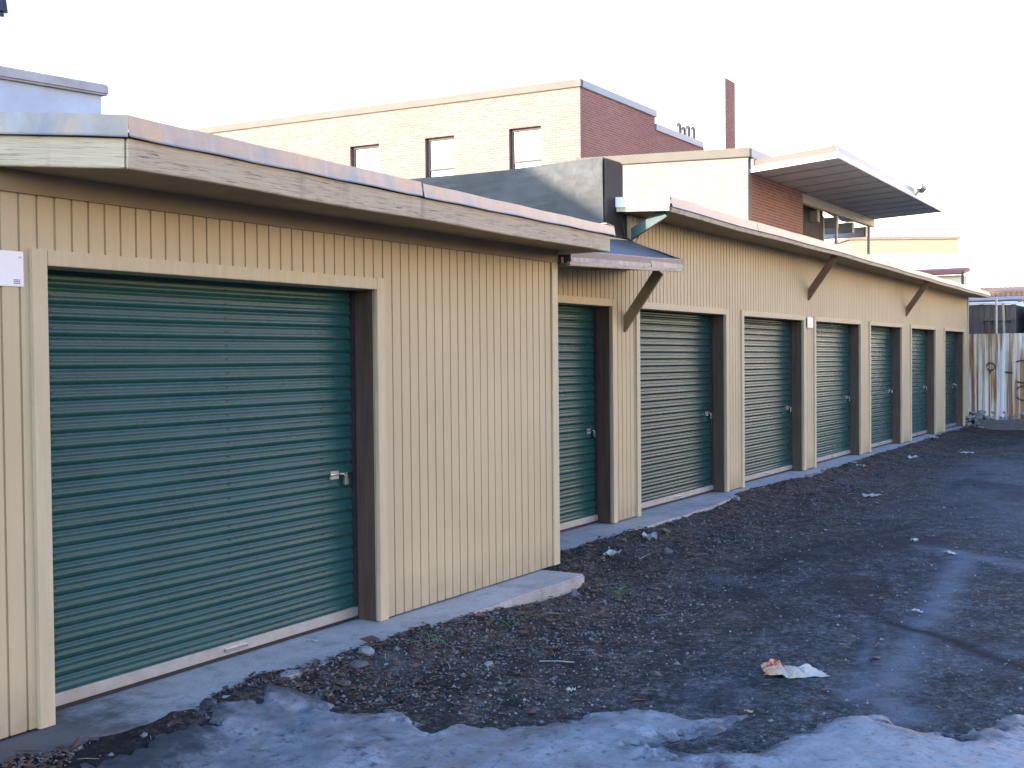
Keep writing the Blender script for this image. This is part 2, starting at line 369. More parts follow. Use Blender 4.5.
# ------------------------------------------------------------------ ground
def edge_y(x):                                      # where the dirt meets the slabs
    e1 = np.interp(x, [2, 3.6, 3.96, 4.47, 4.8, 5.27, 5.78, 6.64, 7.29, 7.87, 8.05], [-.10, -.40, -.37, -.25, -.33, -.34, -.36, -.40, -.43, -.36, -.30])
    e2 = np.interp(x, [8.1, 8.6, 9.44, 10.4, 11.5, 13.8, 15.6, 18.2, 22, 29.2, 40], [.24, .26, .28, .36, .29, .54, .41, .43, .48, .62, .62])
    return np.where(x < 8.06, e1, e2)
def ground_h(x, y):
    base = -.10 + .018 * fbm(x, y, .8, 4, .5, 3) + .008 * fbm(x, y, 5, 4, .55, 9)
    e = edge_y(x) + .035 * fbm(x, y * 0, 2.6, 3, .5, 5) + .02 * fbm(x, y * 0 + 3, 11, 3, .5, 6)
    m = sstep(-.55, .02, y - e) * (1 - .85 * sstep(6.0, 7.6, x) * (1 - sstep(8.05, 8.3, x))) * (1 - .30 * sstep(10, 11, x) * (1 - sstep(12.5, 13.5, x)))
    base = base + m * (.104 + .012 * fbm(x, y, 14, 3, .6, 12)) - .16 * sstep(.02, .10, y - e)
    lump = np.clip(fbm(x, y, 2.3, 4, .55, 21), 0, 1) * .045 * sstep(-2.2, -.6, y - e) * (1 - sstep(-.2, 0, y - e))
    base = base + lump
    for pts, w, d in TRACKS: base = base - d * np.exp(-(seg_dist(x, y, pts) / w) ** 2)
    return base
TRACKS = [([(9.6, -2.2), (7.83, -2.6), (6.6, -2.85), (5.8, -2.95)], .10, .012), ([(9.7, -2.42), (7.9, -2.83), (6.7, -3.12), (5.9, -3.3)], .10, .010),
          ([(16, -1.9), (12.5, -1.7), (10.6, -1.3), (9.0, -1.25)], .12, .015)]
def grid_mesh(name, xs, ys, hfun, mat, keep=None, attr=None, smooth=True):
    X, Y = np.meshgrid(xs, ys, indexing='ij'); Z = hfun(X, Y); nx, ny = len(xs), len(ys)
    v = np.stack([X, Y, Z], -1).reshape(-1, 3).astype(np.float32)
    i = np.arange((nx - 1) * (ny - 1)); a = (i // (ny - 1)) * ny + i % (ny - 1)
    q = np.stack([a, a + ny, a + ny + 1, a + 1], -1)
    if keep is not None:
        k = keep(X, Y, Z).reshape(-1); q = q[k[q].any(1)]
        used = np.zeros(len(v), bool); used[q.reshape(-1)] = True; re = np.cumsum(used) - 1; v = v[used]; q = re[q]
    me = bpy.data.meshes.new(name); me.vertices.add(len(v)); me.vertices.foreach_set('co', v.reshape(-1))
    me.loops.add(len(q) * 4); me.loops.foreach_set('vertex_index', q.reshape(-1).astype(np.int32))
    me.polygons.add(len(q)); me.polygons.foreach_set('loop_start', np.arange(0, len(q) * 4, 4, dtype=np.int32))
    me.polygons.foreach_set('loop_total', np.full(len(q), 4, np.int32))
    me.update(calc_edges=True); me.validate()
    if smooth: me.polygons.foreach_set('use_smooth', np.ones(len(q), bool))
    if attr is not None:
        ca = me.color_attributes.new('mask', 'FLOAT_COLOR', 'POINT'); c = np.ones((len(v), 4), np.float32); c[:, :3] = attr(v[:, 0].astype(float), v[:, 1].astype(float))
        ca.data.foreach_set('color', c.reshape(-1))
    me.materials.append(mat)
    o = bpy.data.objects.new(name, me); COL.objects.link(o); return o
def ground_attr(x, y):
    e = edge_y(x); d = y - e
    wob = .45 * fbm(x, y, .7, 4, .55, 31) + .25 * fbm(x, y, 3, 4, .6, 33)
    dirt = np.clip(sstep(-2.0, -.9, d + wob) + .55 * sstep(.25, .6, fbm(x, y, 1.1, 4, .6, 35)), 0, 1)
    dirt = np.maximum(dirt, sstep(17, 24, x) * .8)
    dust = np.zeros_like(x)
    for pts, w, s in (([(10.8, -2.67), (8.72, -2.88), (7.42, -3.0), (6.43, -3.09), (6.12, -3.0)], .13, .95), ([(11.2, -2.2), (10.9, -2.55), (10.68, -2.98), (10.28, -3.4)], .16, .95),
                      ([(20, -1.4), (17, -2.0), (14, -2.9), (12, -3.8)], .7, .55), ([(6.5, -2.9), (6.1, -3.15), (5.8, -3.3)], .15, .7), ([(7.9, -2.6), (6.8, -2.85), (6.3, -3.0)], .04, .55), ([(7.9, -2.7), (6.8, -2.95), (6.3, -3.1)], .03, .6)):
        dd = seg_dist(x + .05 * fbm(x, y, 4, 3, .5, 40), y + .05 * fbm(x, y, 4, 3, .5, 41), pts); dust = np.maximum(dust, s * np.exp(-(dd / w) ** 2))
    dust = np.clip(dust * (1.0 + .8 * fbm(x, y, 6, 4, .6, 43)), 0, 1)
    dust = np.maximum(dust, .40 * sstep(.15, .6, fbm(x, y, 1.7, 5, .6, 45)))
    damp = .6 * sstep(.1, .55, fbm(x * .6, y, 1.3, 4, .55, 51)) * (1 - dirt * .4)
    for pts, w, s in (([(7.86, -2.72), (7.7, -3.0), (7.5, -3.25), (7.0, -3.75)], .07, .9), ([(9.6, -1.9), (8.6, -2.3), (8.2, -2.5)], .12, .55), ([(12.5, -1.75), (10.6, -1.35), (9.2, -1.3)], .15, .6)):
        damp = np.maximum(damp, s * np.exp(-(seg_dist(x + .04 * fbm(x, y, 5, 3, .5, 53), y, pts) / w) ** 2))
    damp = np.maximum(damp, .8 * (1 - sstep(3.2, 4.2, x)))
    return np.stack([dirt, dust, np.clip(damp, 0, 1)], -1)
far = np.cumsum(np.geomspace(.2, 120, 34))
xs = np.concatenate([1.0 - far[::-1], np.arange(1.0, 2.6, .08), np.arange(2.6, 11, .022), np.arange(11, 31, .07), 31 + far])
ys = np.concatenate([-9 - far[::-1], np.arange(-9, -4.6, .1), np.arange(-4.6, .75, .022), np.arange(.75, 1.2, .1), 1.2 + far])
tag(grid_mesh('ground', xs, ys, ground_h, M['ground'], attr=ground_attr), kind='structure')

# snow / ice sheet in the foreground: a thin uneven layer whose thickness runs out at a ragged edge
SN1 = [(2.9, -.62), (3.25, -.40), (3.55, -.34), (3.88, -.30), (4.36, -.35), (4.53, -.57), (4.54, -.8), (4.6, -.99), (4.67, -1.18), (4.68, -1.49), (4.68, -1.67), (4.82, -1.81), (5.01, -1.93), (5.29, -2.07), (5.35, -2.18), (5.32, -2.39), (5.47, -2.62), (5.3, -2.66), (5.1, -2.6), (4.87, -2.42), (4.80, -2.56), (4.92, -2.75), (4.80, -2.85), (4.3, -2.9), (3.5, -2.9), (2.6, -2.5), (2.2, -1.4)]
SN2 = [(4.84, -2.62), (4.98, -2.80), (5.3, -2.91), (5.76, -3.11), (5.84, -3.21), (5.72, -3.32), (5.68, -3.44), (5.69, -3.6), (5.96, -3.73), (6.22, -3.8), (6.5, -4.3), (6.0, -4.9), (4.5, -4.4), (4.0, -3.2), (4.3, -2.9)]
def snow_t(x, y, polys):
    s = np.full(np.shape(x), -9.0)
    for p in polys:
        d = seg_dist(x, y, p + [p[0]]); s = np.maximum(s, np.where(inside(x, y, p), d, -d))
    t = s + .10 * fbm(x, y, 3.2, 5, .6, 61) + .05 * fbm(x, y, 14, 4, .6, 62)
    hole = np.clip(fbm(x, y, 2.2, 5, .6, 66) - .16, 0, 1) * .9 + np.clip(fbm(x, y, 9, 4, .6, 67) - .30, 0, 1) * .5
    return .030 * np.tanh((t - hole) / .10) + .010 * fbm(x, y, 8, 5, .65, 63)
def snow_mask(x, y, polys):
    s = np.full(np.shape(x), -9.0)
    for p in polys:
        d = seg_dist(x, y, p + [p[0]]); s = np.maximum(s, np.where(inside(x, y, p), d, -d))
    m = .42 + s / .38 + .55 * fbm(x, y, 2.6, 5, .6, 81) + .35 * fbm(x, y, 12, 4, .65, 83)
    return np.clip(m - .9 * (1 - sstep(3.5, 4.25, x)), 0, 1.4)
def make_snow(polys, x0, x1, y0, y1, label):
    f = lambda x, y: ground_h(x, y) + snow_t(x, y, polys)
    o = grid_mesh('snow', np.arange(x0, x1, .014), np.arange(y0, y1, .014), f, M['snow'], keep=lambda x, y, z: snow_t(x, y, polys) > -.006, attr=lambda x, y: np.repeat(snow_mask(x, y, polys)[:, None], 3, 1))
    return tag(o, label, 'snow', kind='stuff')
make_snow([SN1, SN2], 1.6, 6.6, -5.0, .15, 'sheet of dirty refrozen snow with ragged edge in the foreground')

# concrete slabs
def slab(name, x0, x1, y0, y1, zt):
    mb = MB(); n = int((x1 - x0) / .25); fr = [(x0 + (x1 - x0) * i / n, y0 + .012 * math.sin(i * 1.7) + random.uniform(-.008, .008)) for i in range(n + 1)]
    if x1 > 20: fr = [(x, max(y, float(edge_y(np.array([x]))[0]) - .05) if x > 12 else y) for x, y in fr]
    poly = fr + [(x1, y1), (x0, y1)]
    mb.prism(poly, -.25, zt)
    o = mb.build(name, M['concrete'], bevel=.012); return tag(o, kind='structure')
slab('concrete_apron', -9.0, 7.94, -.385, .23, 0.0)
slab('concrete_apron', 7.97, 29.5, .31, YF + .23, -.004)

# ------------------------------------------------------------------ roller-door row helpers
GP = .0945
def siding(mb, x0, x1, z0, z1, Y, off=.046, seam=None):
    k0 = math.ceil((x0 + .009 - off) / GP); xs_ = [x0]
    g = []
    while off + k0 * GP < x1 - .009: g.append((off + k0 * GP, k0)); k0 += 1
    prof = [(x0, Y)]
    for q, k in g:
        w = .0066 if k % 12 else .0085
        prof += [(q - w, Y), (q - w * .8, Y + .0092), (q + w * .8, Y + .0092), (q + w, Y)]
    prof.append((x1, Y)); n = len(prof)
    vs = [(a, b, z0) for a, b in prof] + [(a, b, z1) for a, b in prof]
    fs = [(i, i + 1, n + i + 1, n + i) for i in range(n - 1)]
    mb.add(vs, fs)
    mb.box(x0, x1, Y + .0105, Y + .10, z0, z1)
def door_frame(parent, xl, xr, zt, Y, tw=.085, lab=None):
    mb = MB(); t = .019
    mb.box(xl - tw, xl, Y - t, Y + .018, 0.004, zt + .075).box(xr, xr + tw, Y - t, Y + .018, 0.004, zt + .075).box(xl, xr, Y - t, Y + .018, zt, zt + .072)
    f = mb.build('door_frame', M['trim'], parent, bevel=.003)
    jb = MB().box(xr - .002, xr + .04, Y + .019, Y + .235, .002, zt + .001); jb.build('jamb', M['jamb'], f, bevel=.003)
    jb = MB().box(xl - .04, xl + .002, Y + .019, Y + .235, .002, zt + .001); jb.build('jamb', M['jamb'], f, bevel=.003)
    MB().box(xl + .003, xr - .003, Y + .019, Y + .16, zt - .002, zt + .045).build('header', M['trim'], f, bevel=.002)
    return f
PIT = .0795
def roller_door(parent, xl, xr, zt, Y, seedv, lat=.95, lat_in=.30):
    rr = random.Random(seedv)
    y0 = Y + .195; xl += .004; xr -= .004
    prof = []                                     # (z, outward): rounded corrugations with a small step half way up
    base = [(.00, .000), (.07, .0005), (.14, .009), (.20, .0130), (.32, .0140), (.44, .0132), (.52, .0090), (.60, .0082), (.72, .0095), (.83, .0090), (.92, .0035)]
    z = .075; zend = zt + .06
    while z < zend:
        for a, o in base: prof.append((z + a * PIT, o))
        z += PIT
    nx = max(8, int((xr - xl) / .12)); xs_ = [xl + (xr - xl) * i / nx for i in range(nx + 1)]
    vs = []; n = len(prof)
    ph = rr.uniform(0, 6)
    for i, x in enumerate(xs_):
        for (zz, o) in prof:
            bow = .008 * math.sin(math.pi * i / nx) * (.5 + .5 * math.sin(zz * 1.3 + ph)) + .0005 * math.sin(x * 4 + zz * 7 + ph)
            vs.append((x, y0 - o - bow, zz + .001 * math.sin(x * 2.1 + ph)))
    fs = [(i * n + j, (i + 1) * n + j, (i + 1) * n + j + 1, i * n + j + 1) for i in range(nx) for j in range(n - 1)]
    mb = MB(); mb.add(vs, fs)
    w = xr - xl
    d = mb.build('roller_door', M['door_near'] if seedv == 1 else M['door'], parent, smooth=True)
    bb = MB(); bb.box(xl + .005, xr - .005, y0 - .034, y0 + .012, .026, .088); bb.build('bottom_bar', M['galv'], d, bevel=.004)
    MB().box(xl + .006, xr - .006, y0 - .022, y0 + .010, .004, .026).build('rubber_seal', M['black'], d)
    for ga, gb in ((xr - .030, xr + .0005), (xl - .0005, xl + .030)): MB().box(ga, gb, y0 - .030, y0 + .03, .004, zt + .03).build('guide_track', M['darksteel'], d)
    # latch: back plate, sliding bolt with staple and a hanging padlock
    lx = xr - lat_in; yy = y0 - .016
    lt = MB().box(lx - .045, lx + .035, yy - .004, yy + .014, lat - .026, lat + .026); la = lt.build('latch', M['galv'], d, bevel=.002)
    MB().tube([(lx - .06, yy - .012, lat + .006), (lx + .105, yy - .012, lat + .006)], .0075, 10).build('bolt', M['steel'], d)
    px = lx + .075; pl = MB()
    vs = [(px - .019, lat - .066), (px + .019, lat - .066), (px + .019, lat - .026), (px + .011, lat - .026), (px + .011, lat - .008), (px + .006, lat + .004), (px - .006, lat + .004), (px - .011, lat - .008), (px - .011, lat - .026), (px - .019, lat - .026)]
    n = len(vs); pl.add([(a_, yy - .034, b_) for a_, b_ in vs] + [(a_, yy - .020, b_) for a_, b_ in vs], [tuple(range(n)), tuple(range(n, 2 * n))[::-1]] + [(i, n + i, n + (i + 1) % n, (i + 1) % n) for i in range(n)])
    pl.build('padlock', M['steel'], d)
    hd = MB().box((xl + xr) / 2 + .02, (xl + xr) / 2 + .20, y0 - .046, y0 - .034, .045, .068); hd.build('pull_handle', M['steel'], d, bevel=.003)
    return d

# ------------------------------------------------------------------ near storage building
near = thing('storage_building', (5.5, 0, 0), 'nearer beige storage building with one wide green roller door and thick weathered roof edge', 'storage building')
XL, XR, ZT = 3.394, 5.822, 2.153
mb = MB()
siding(mb, -9, XL, .012, 2.60, 0); siding(mb, XR, 8.174, .012, 2.60, 0); siding(mb, XL, XR, ZT, 2.60, 0)
mb.box(8.074, 8.174, .1005, YF - .003, .0, 2.60)
mb.box(-9, -8.9, .1005, 7.9, -.2, 2.60).box(-8.899, 8.17, 7.8, 7.9, -.2, 2.60)
mb.build('wall', M['siding'], near)
door_frame(near, XL, XR, ZT, 0)
roller_door(near, XL, XR, ZT, 0, 1, lat=.965, lat_in=.20)
MB().box(8.08, 8.1745, -.014, .0, .012, 2.585).build('corner_board', M['trim'], near, bevel=.003)
MB().box(-9, 8.18, -.018, .0, 2.475, 2.60).build('frieze_board', M['soffit'], near)
# roof: flat slab with a corner cut off at 45 degrees
C1 = (3.46, -.50); C0 = (3.0, -.015); CE = (8.205, -.50)
roofp = [(-9.1, -.012), C0, C1, CE, (8.205, .60), (8.205, 7.95), (-9.1, 7.95)]
mb = MB(); mb.prism([(x, y + .03) for x, y in roofp], 2.60, 2.735); mb.build('roof', M['roofdark'], near)
MB().prism([(-9.05, .0), (2.99, .0), (3.475, -.455), (8.195, -.455), (8.195, .12), (-9.05, .12)], 2.575, 2.598).build('soffit', M['soffit'], near)
def board(name, pts, h0s, h1s, thick, mat, parent, bev=.004):
    # board standing along plan points; outward = right-hand side of travel
    mb = MB(); path = []
    n = len(pts); nor = []
    for i in range(n - 1):
        d = Vector((pts[i + 1][0] - pts[i][0], pts[i + 1][1] - pts[i][1])).normalized(); nor.append(Vector((d.y, -d.x)))
    vs = []
    for i, p in enumerate(pts):
        a = nor[max(0, i - 1)]; b = nor[min(n - 2, i)]; m_ = (a + b); m_ = m_ / max(.2, m_.dot(a))
        vs += [(p[0] + m_.x * thick, p[1] + m_.y * thick, h0s[i]), (p[0] + m_.x * thick, p[1] + m_.y * thick, h1s[i]), (p[0], p[1], h1s[i]), (p[0], p[1], h0s[i])]
    fs = [(0, 1, 2, 3)]
    for i in range(n - 1):
        for j in range(4): fs.append((i * 4 + j, (i + 1) * 4 + j, (i + 1) * 4 + (j + 1) % 4, i * 4 + (j + 1) % 4))
    fs.append(tuple((n - 1) * 4 + k for k in (3, 2, 1, 0)))
    mb.add(vs, fs); return mb.build(name, mat, parent, bevel=bev)
def sub(p, q, n, w=.0): return [(p[0] + (q[0] - p[0]) * i / n, p[1] + (q[1] - p[1]) * i / n) for i in range(n + 1)]
pl_ = sub((2.85, .143), (3.454, -.494), 4); board('fascia', [(x + .03, y + .03) for x, y in pl_], [2.567] * 5, [2.700] * 5, .035, M['fascia'], near)
pr_ = sub((3.468, -.465), (8.165, -.465), 12); zb = [2.567 - .030 * i / 12 + .004 * math.sin(i * 1.3) for i in range(13)]
zt_ = [2.702 - .034 * i / 12 + .003 * math.sin(i * .9) for i in range(13)]
board('fascia', pr_, zb, zt_, .035, M['fascia'], near)
def flash(name, pts, zb_, zt2, mat, parent, lean=.012):
    """bent sheet: turned-out drip at the bottom, vertical face, turned over the roof at the top"""
    n = len(pts); nor = []
    for i in range(n - 1):
        d = Vector((pts[i + 1][0] - pts[i][0], pts[i + 1][1] - pts[i][1])).normalized(); nor.append(Vector((d.y, -d.x)))
    path = []
    vs = []; K = None
    for i, p in enumerate(pts):
        a = nor[max(0, i - 1)]; b = nor[min(n - 2, i)]; m_ = (a + b); m_ = m_ / max(.2, m_.dot(a))
        h = zt2[i] - zb_[i]
        prof = [(.010, 0), (.005, .008), (.005 - lean * .5, h * .5), (.005 - lean, h), (-.14, h + .012), (-.14, h + .009), (.001 - lean, h - .004), (.001 - lean * .5, h * .5), (.001, .011), (.008, -.002)]
        K = len(prof); vs += [(p[0] + m_.x * o, p[1] + m_.y * o, zb_[i] + u) for o, u in prof]
    fs = [tuple(range(K))] + [(i * K + j, (i + 1) * K + j, (i + 1) * K + (j + 1) % K, i * K + (j + 1) % K) for i in range(n - 1) for j in range(K)] + [tuple(range((n - 1) * K, n * K))[::-1]]
    mb = MB(); mb.add(vs, fs); return mb.build(name, mat, parent)
def wob(n, a, s): return [a * math.sin(i * 1.7 + s) for i in range(n)]
p0 = sub((2.85, .143), (3.462, -.508), 5); w_ = wob(6, .002, 1)
flash('flashing', p0, [2.704 + w for w in w_], [2.803 + w for w in w_], M['flash'], near)
XS = 5.665                                          # seam between the two lengths of flashing
def zf0(x): return 2.704 - .032 * (x - 3.46) / 4.75
def zf1(x): return 2.803 - .054 * (x - 3.46) / 4.75
for a, b, dz, s in ((3.466, XS - .006, 0, 2), (XS + .006, 8.225, -.006, 4)):
    pp = sub((a, -.508 - (.0 if dz == 0 else .004)), (b, -.508 - (.0 if dz == 0 else .004)), 14); w_ = wob(15, .0025, s)
    flash('flashing', pp, [zf0(x) + dz * .5 + w for (x, _), w in zip(pp, w_)], [zf1(x) + dz + w * .8 for (x, _), w in zip(pp, w_)], M['flash'], near)
pe = sub((8.225, -.508), (8.225, .55), 5)
flash('flashing', pe, [2.668] * 6, [2.747] * 6, M['flash'], near)
MB().box(8.165, 8.20, -.46, .55, 2.545, 2.665).build('fascia', M['fascia'], near, bevel=.004)
# hanger bracket and cable under the corner by the little canopy
MB().bar((8.19, -.02, 2.40), (8.19, -.02, 2.56), .02, .05).bar((8.19, -.05, 2.50), (8.30, .30, 2.46), .03, .05).build('hanger_bracket', M['strut'], near)

# ------------------------------------------------------------------ far storage row
row = thing('storage_building', (18.5, YF, 0), 'long beige storage row with seven green roller doors running away beyond the nearer building', 'storage building')
doors = [(8.40, 10.484), (11.124, 13.59), (14.21, 16.655), (17.245, 19.726), (20.363, 22.594), (23.384, 25.54), (26.492, 28.62)]
Z2 = 2.222
mb = MB(); xe = 8.178
for i, (a, b) in enumerate(doors):
    siding(mb, xe, a, .012, Z2, YF); xe = b
siding(mb, xe, 29.14, .012, Z2, YF)
siding(mb, 8.178, 10.93, Z2 + .0005, 2.93, YF); siding(mb, 10.93, 29.14, Z2 + .0005, 3.19, YF)
mb.box(29.04, 29.14, YF + .1005, 3.6, .0, 3.19).box(10.93, 29.039, 3.5, 3.6, 0, 3.19).box(10.93, 11.03, YF + .1005, 3.499, 2.6, 3.19)
mb.build('wall', M['siding'], row)
for i, (a, b) in enumerate(doors):
    door_frame(row, a, b, Z2, YF); roller_door(row, a, b, Z2, YF, 10 + i, lat=.98 + random.uniform(-.04, .05), lat_in=.16)
MB().box(10.915, 10.935, YF - .010, YF - .001, 2.86, 3.19).build('corner_board', M['trim'], row, bevel=.002)
MB().box(29.06, 29.145, YF - .019, YF, .012, 3.15).build('corner_board', M['trim'], row, bevel=.003)
# roof
kx = [10.93, 12.4, 14.3, 17, 20, 23, 26.6, 29.28]; kb = [3.192, 3.172, 3.165, 3.160, 3.125, 3.090, 3.052, 3.030]
pts = []; zbs = []
for x in np.linspace(10.93, 29.28, 30): pts.append((float(x), .235)); zbs.append(float(np.interp(x, kx, kb)) + .004 * math.sin(x * 2.3))
mb = MB(); n = len(pts)
vs = []
for (x, y), z in zip(pts, zbs): vs += [(x, .25, z + .012), (x, 3.75, 3.20), (x, 3.75, 3.26), (x, .25, z + .10)]
fs = [(0, 1, 2, 3)] + [(i * 4 + j, (i + 1) * 4 + j, (i + 1) * 4 + (j + 1) % 4, i * 4 + (j + 1) % 4) for i in range(n - 1) for j in range(4)] + [tuple((n - 1) * 4 + k for k in (3, 2, 1, 0))]
mb.add(vs, fs); mb.build('roof', M['soffit'], row)
board('fascia', pts, zbs, [z + .052 for z in zbs], .028, M['fascia'], row, bev=.003)
cuts = [0, 4, 9, 14, 17, 23, 29]
for k in range(6):
    a, b = cuts[k], cuts[k + 1]; pp = [(p[0], p[1] - .03 - .003 * (k % 2)) for p in pts[a:b + 1]]
    pp[0] = (pp[0][0] + .004, pp[0][1]); hh = (.105, .105, .102, .100, .085, .082)[k]
    flash('flashing', pp, [z + .053 for z in zbs[a:b + 1]], [z + .053 + hh + .006 * math.sin(i * 2.1 + k) for i, z in enumerate(zbs[a:b + 1])], M['flash'], row, lean=.02)
pe = sub((10.63, .70), (10.875, .205), 5)
flash('flashing', pe, [3.245] * 6, [3.350] * 6, M['white'], row)  # white carries the glare of the sunlit end of the flashing
board('fascia', [(10.655, .70), (10.89, .215)], [3.198] * 2, [3.243] * 2, .025, M['fascia'], row, bev=.002)
MB().prism([(10.67, .69), (10.90, .23), (10.94, .23), (10.94, .69)], 3.205, 3.33).build('roof', M['soffit'], row)
pe = sub((29.29, .21), (29.29, 3.7), 6)
flash('flashing', pe, [3.08] * 7, [3.16] * 7, M['flash'], row)
# struts
for (a, b, m_, l_) in (((16.92, YF, 2.60), (16.92, .29, 3.15), 'strut', None), ((22.98, YF, 2.52), (22.98, .29, 3.085), 'strut', None),
                 ((10.955, YF, 2.99), (10.945, .30, 3.185), 'strut_teal', 'teal green strut'), ((10.79, YF, 2.04), (10.79, .30, 2.56), 'strut_khaki', 'khaki strut under the little canopy')):
    mb = MB(); av, bv = Vector(a), Vector(b); d = (bv - av).normalized()
    mb.bar(av + d * -.06, bv + d * .02, .042, .105, up=(0, 0, 1)); o = mb.build('roof_strut', M[m_], row, bevel=.004)
    if l_: o['label'] = l_
# little lean-to canopy over the first door
cf = [(8.24, -.10), (9.1, -.05), (10.0, .01), (10.9, .07)]; zl = [2.478, 2.512, 2.548, 2.592]
can = MB(); vs = []
for (x, y), z in zip(cf, zl): vs += [(x, y, z), (x, YF - .004, z + .02), (x, YF - .004, z + .335), (x, y, z + .095)]
n = 4; fs = [(0, 1, 2, 3)] + [(i * 4 + j, (i + 1) * 4 + j, (i + 1) * 4 + (j + 1) % 4, i * 4 + (j + 1) % 4) for i in range(n - 1) for j in range(4)] + [(15, 14, 13, 12)]
can.add(vs, fs); cano = can.build('canopy', M['roofdark'], row)
board('fascia', [(x - .05, y + .012) for x, y in cf], [z - .026 for z in zl], [z + .006 for z in zl], .030, M['fascia'], cano, bev=.003)
flash('flashing', cf[:3], [z + .004 for z in zl[:3]], [z + .104 for z in zl[:3]], M['flash_dull'], cano)
flash('flashing', [(10.006, .007)] + cf[3:], [zl[2] + .003, zl[3] + .003], [zl[2] + .103, zl[3] + .106], M['flash_dull'], cano)
flash('flashing', [(10.905, .07), (10.925, .22), (10.925, .40)], [zl[3] + .003, zl[3] + .05, zl[3] + .12], [zl[3] + .106, zl[3] + .16, zl[3] + .23], M['flash_dull'], cano)
# black-coated firewall between the two roofs
mb = MB(); npt = 26
rng = random.Random(5)
X0, X1 = 10.40, 10.82; YA = .725
mb.box(X0, X1, YA, 7.5, 2.55, 3.72)
fwl = mb.build('firewall', M['tar'], row)
bm = bmesh.new(); bm.from_mesh(fwl.data); bmesh.ops.subdivide_edges(bm, edges=[e for e in bm.edges], cuts=11, use_grid_fill=True)
for v in bm.verts:
    k = math.sin(v.co.y * 3.1 + 1) * math.sin(v.co.z * 6.0) * .018 + math.sin(v.co.y * 7.7 + v.co.z * 5) * .008
    v.co.x += k; v.co.z += .012 * math.sin(v.co.y * 2.3) if v.co.z > 3.6 else 0
for f in bm.faces: f.smooth = False
bm.to_mesh(fwl.data); bm.free()
MB().box(X0 + .02, X1 - .004, YA - .022, YA - .0015, 2.90, 3.715).box(X1 - .003, 10.905, YA - .020, YA + .05, 2.90, 3.20).build('end_flashing', M['black'], row, bevel=.008)
# cables clipped to the firewall end
MB().tube([(10.80, .71, 3.15), (10.82, .70, 3.02), (10.80, .69, 2.96), (10.90, .665, 2.93), (11.02, .67, 2.90), (11.10, .672, 2.98), (11.06, .674, 3.06)], .007, 6).build('cable', M['darksteel'], row)

# ------------------------------------------------------------------ signs
def notice(x0, x1, z0, z1, Y, label, logo):
    t = thing('notice_sign', ((x0 + x1) / 2, Y, z0), label, 'sign')
    MB().box(x0, x1, Y - .006, Y - .0005, z0, z1).build('sign_board', M['sign'], t, bevel=.002)
    if logo:
        MB().tube([(x1 - .018, Y - .010, z1 - .026), (x1 - .018, Y - .0055, z1 - .026)], .004, 10).build('screw', M['galv'], t)
        b = MB()
        for r_ in range(3):
            for c_ in range(4): b.box(x1 - .052 + c_ * .0085, x1 - .046 + c_ * .0085, Y - .0068, Y - .0055, z0 + .012 + r_ * .008, z0 + .017 + r_ * .008)
        b.build('printed_mark', M['grey'], t)
    return t
notice(3.00, 3.277, 2.048, 2.208, -.001, 'blank white rectangular notice on the siding beside the wide near roller door', True)
notice(16.80, 17.07, 2.115, 2.275, YF - .021, 'small white square notice on the pillar between two roller doors of the long row', False)

# ------------------------------------------------------------------ pale building and lamp behind the near roof
pb = thing('pale_building', (3, 4, 0), 'pale painted building with a capped wall rising behind the near roof', 'building')
mb = MB(); mb.prism([(-6, 3.04), (6.14, 3.04), (6.14, 7.5), (-6, 7.5)], 0, [3.23, 3.845, 3.845, 3.23]); mb.build('wall', M['bluewall'], pb)
mb = MB(); pts = [(x, 2.995 + .006 * math.sin(x * 3)) for x in np.linspace(-6, 6.19, 24)]
mb.prism(pts + [(6.19, 7.6), (-6, 7.6)], [3.849 - .0503 * (6.18 - x) for x, _ in pts] + [3.849, 3.849 - .0503 * 12.18], [3.937 - .0503 * (6.18 - x) + .003 * math.sin(x * 4) for i, (x, _) in enumerate(pts)] + [3.937, 3.937 - .0503 * 12.18])
mb.build('cap', M['bluecap'], pb, bevel=.015)
mb = MB(); mb.box(-16, -3, 3.2, 7.2, 2.9, 5.3); mb.build('upper_wall', M['bluewall'], pb)  # unseen upper block, added to shade the cut roof corner
mb = MB(); mb.box(-16, -3, 7.201, 13, 3.0, 7.15); mb.build('upper_wall', M['bluewall'], pb)  # unseen taller block, added to shade the back part of the firewall
fl = thing('floodlight', (3.45, 1.2, 3.0), 'dark blue floodlight housing on a bracket at the top left above the near roof', 'floodlight')
MB().tube([(3.2, 1.05, 2.73), (3.2, 1.05, 3.60)], .02, 8).tube([(3.2, 1.05, 3.58), (3.45, .93, 3.62)], .015, 8).build('mast', M['darksteel'], fl)
mb = MB(); mb.add([(3.535, .86, 3.52), (3.735, .733, 3.517), (3.775, .80, 3.52), (3.575, .93, 3.52), (3.545, .87, 3.72), (3.715, .745, 3.72), (3.755, .805, 3.72), (3.585, .935, 3.72)], [(3, 2, 1, 0), (4, 5, 6, 7), (0, 1, 5, 4), (1, 2, 6, 5), (2, 3, 7, 6), (3, 0, 4, 7)])
mb.build('housing', M['lampblue'], fl, bevel=.02)

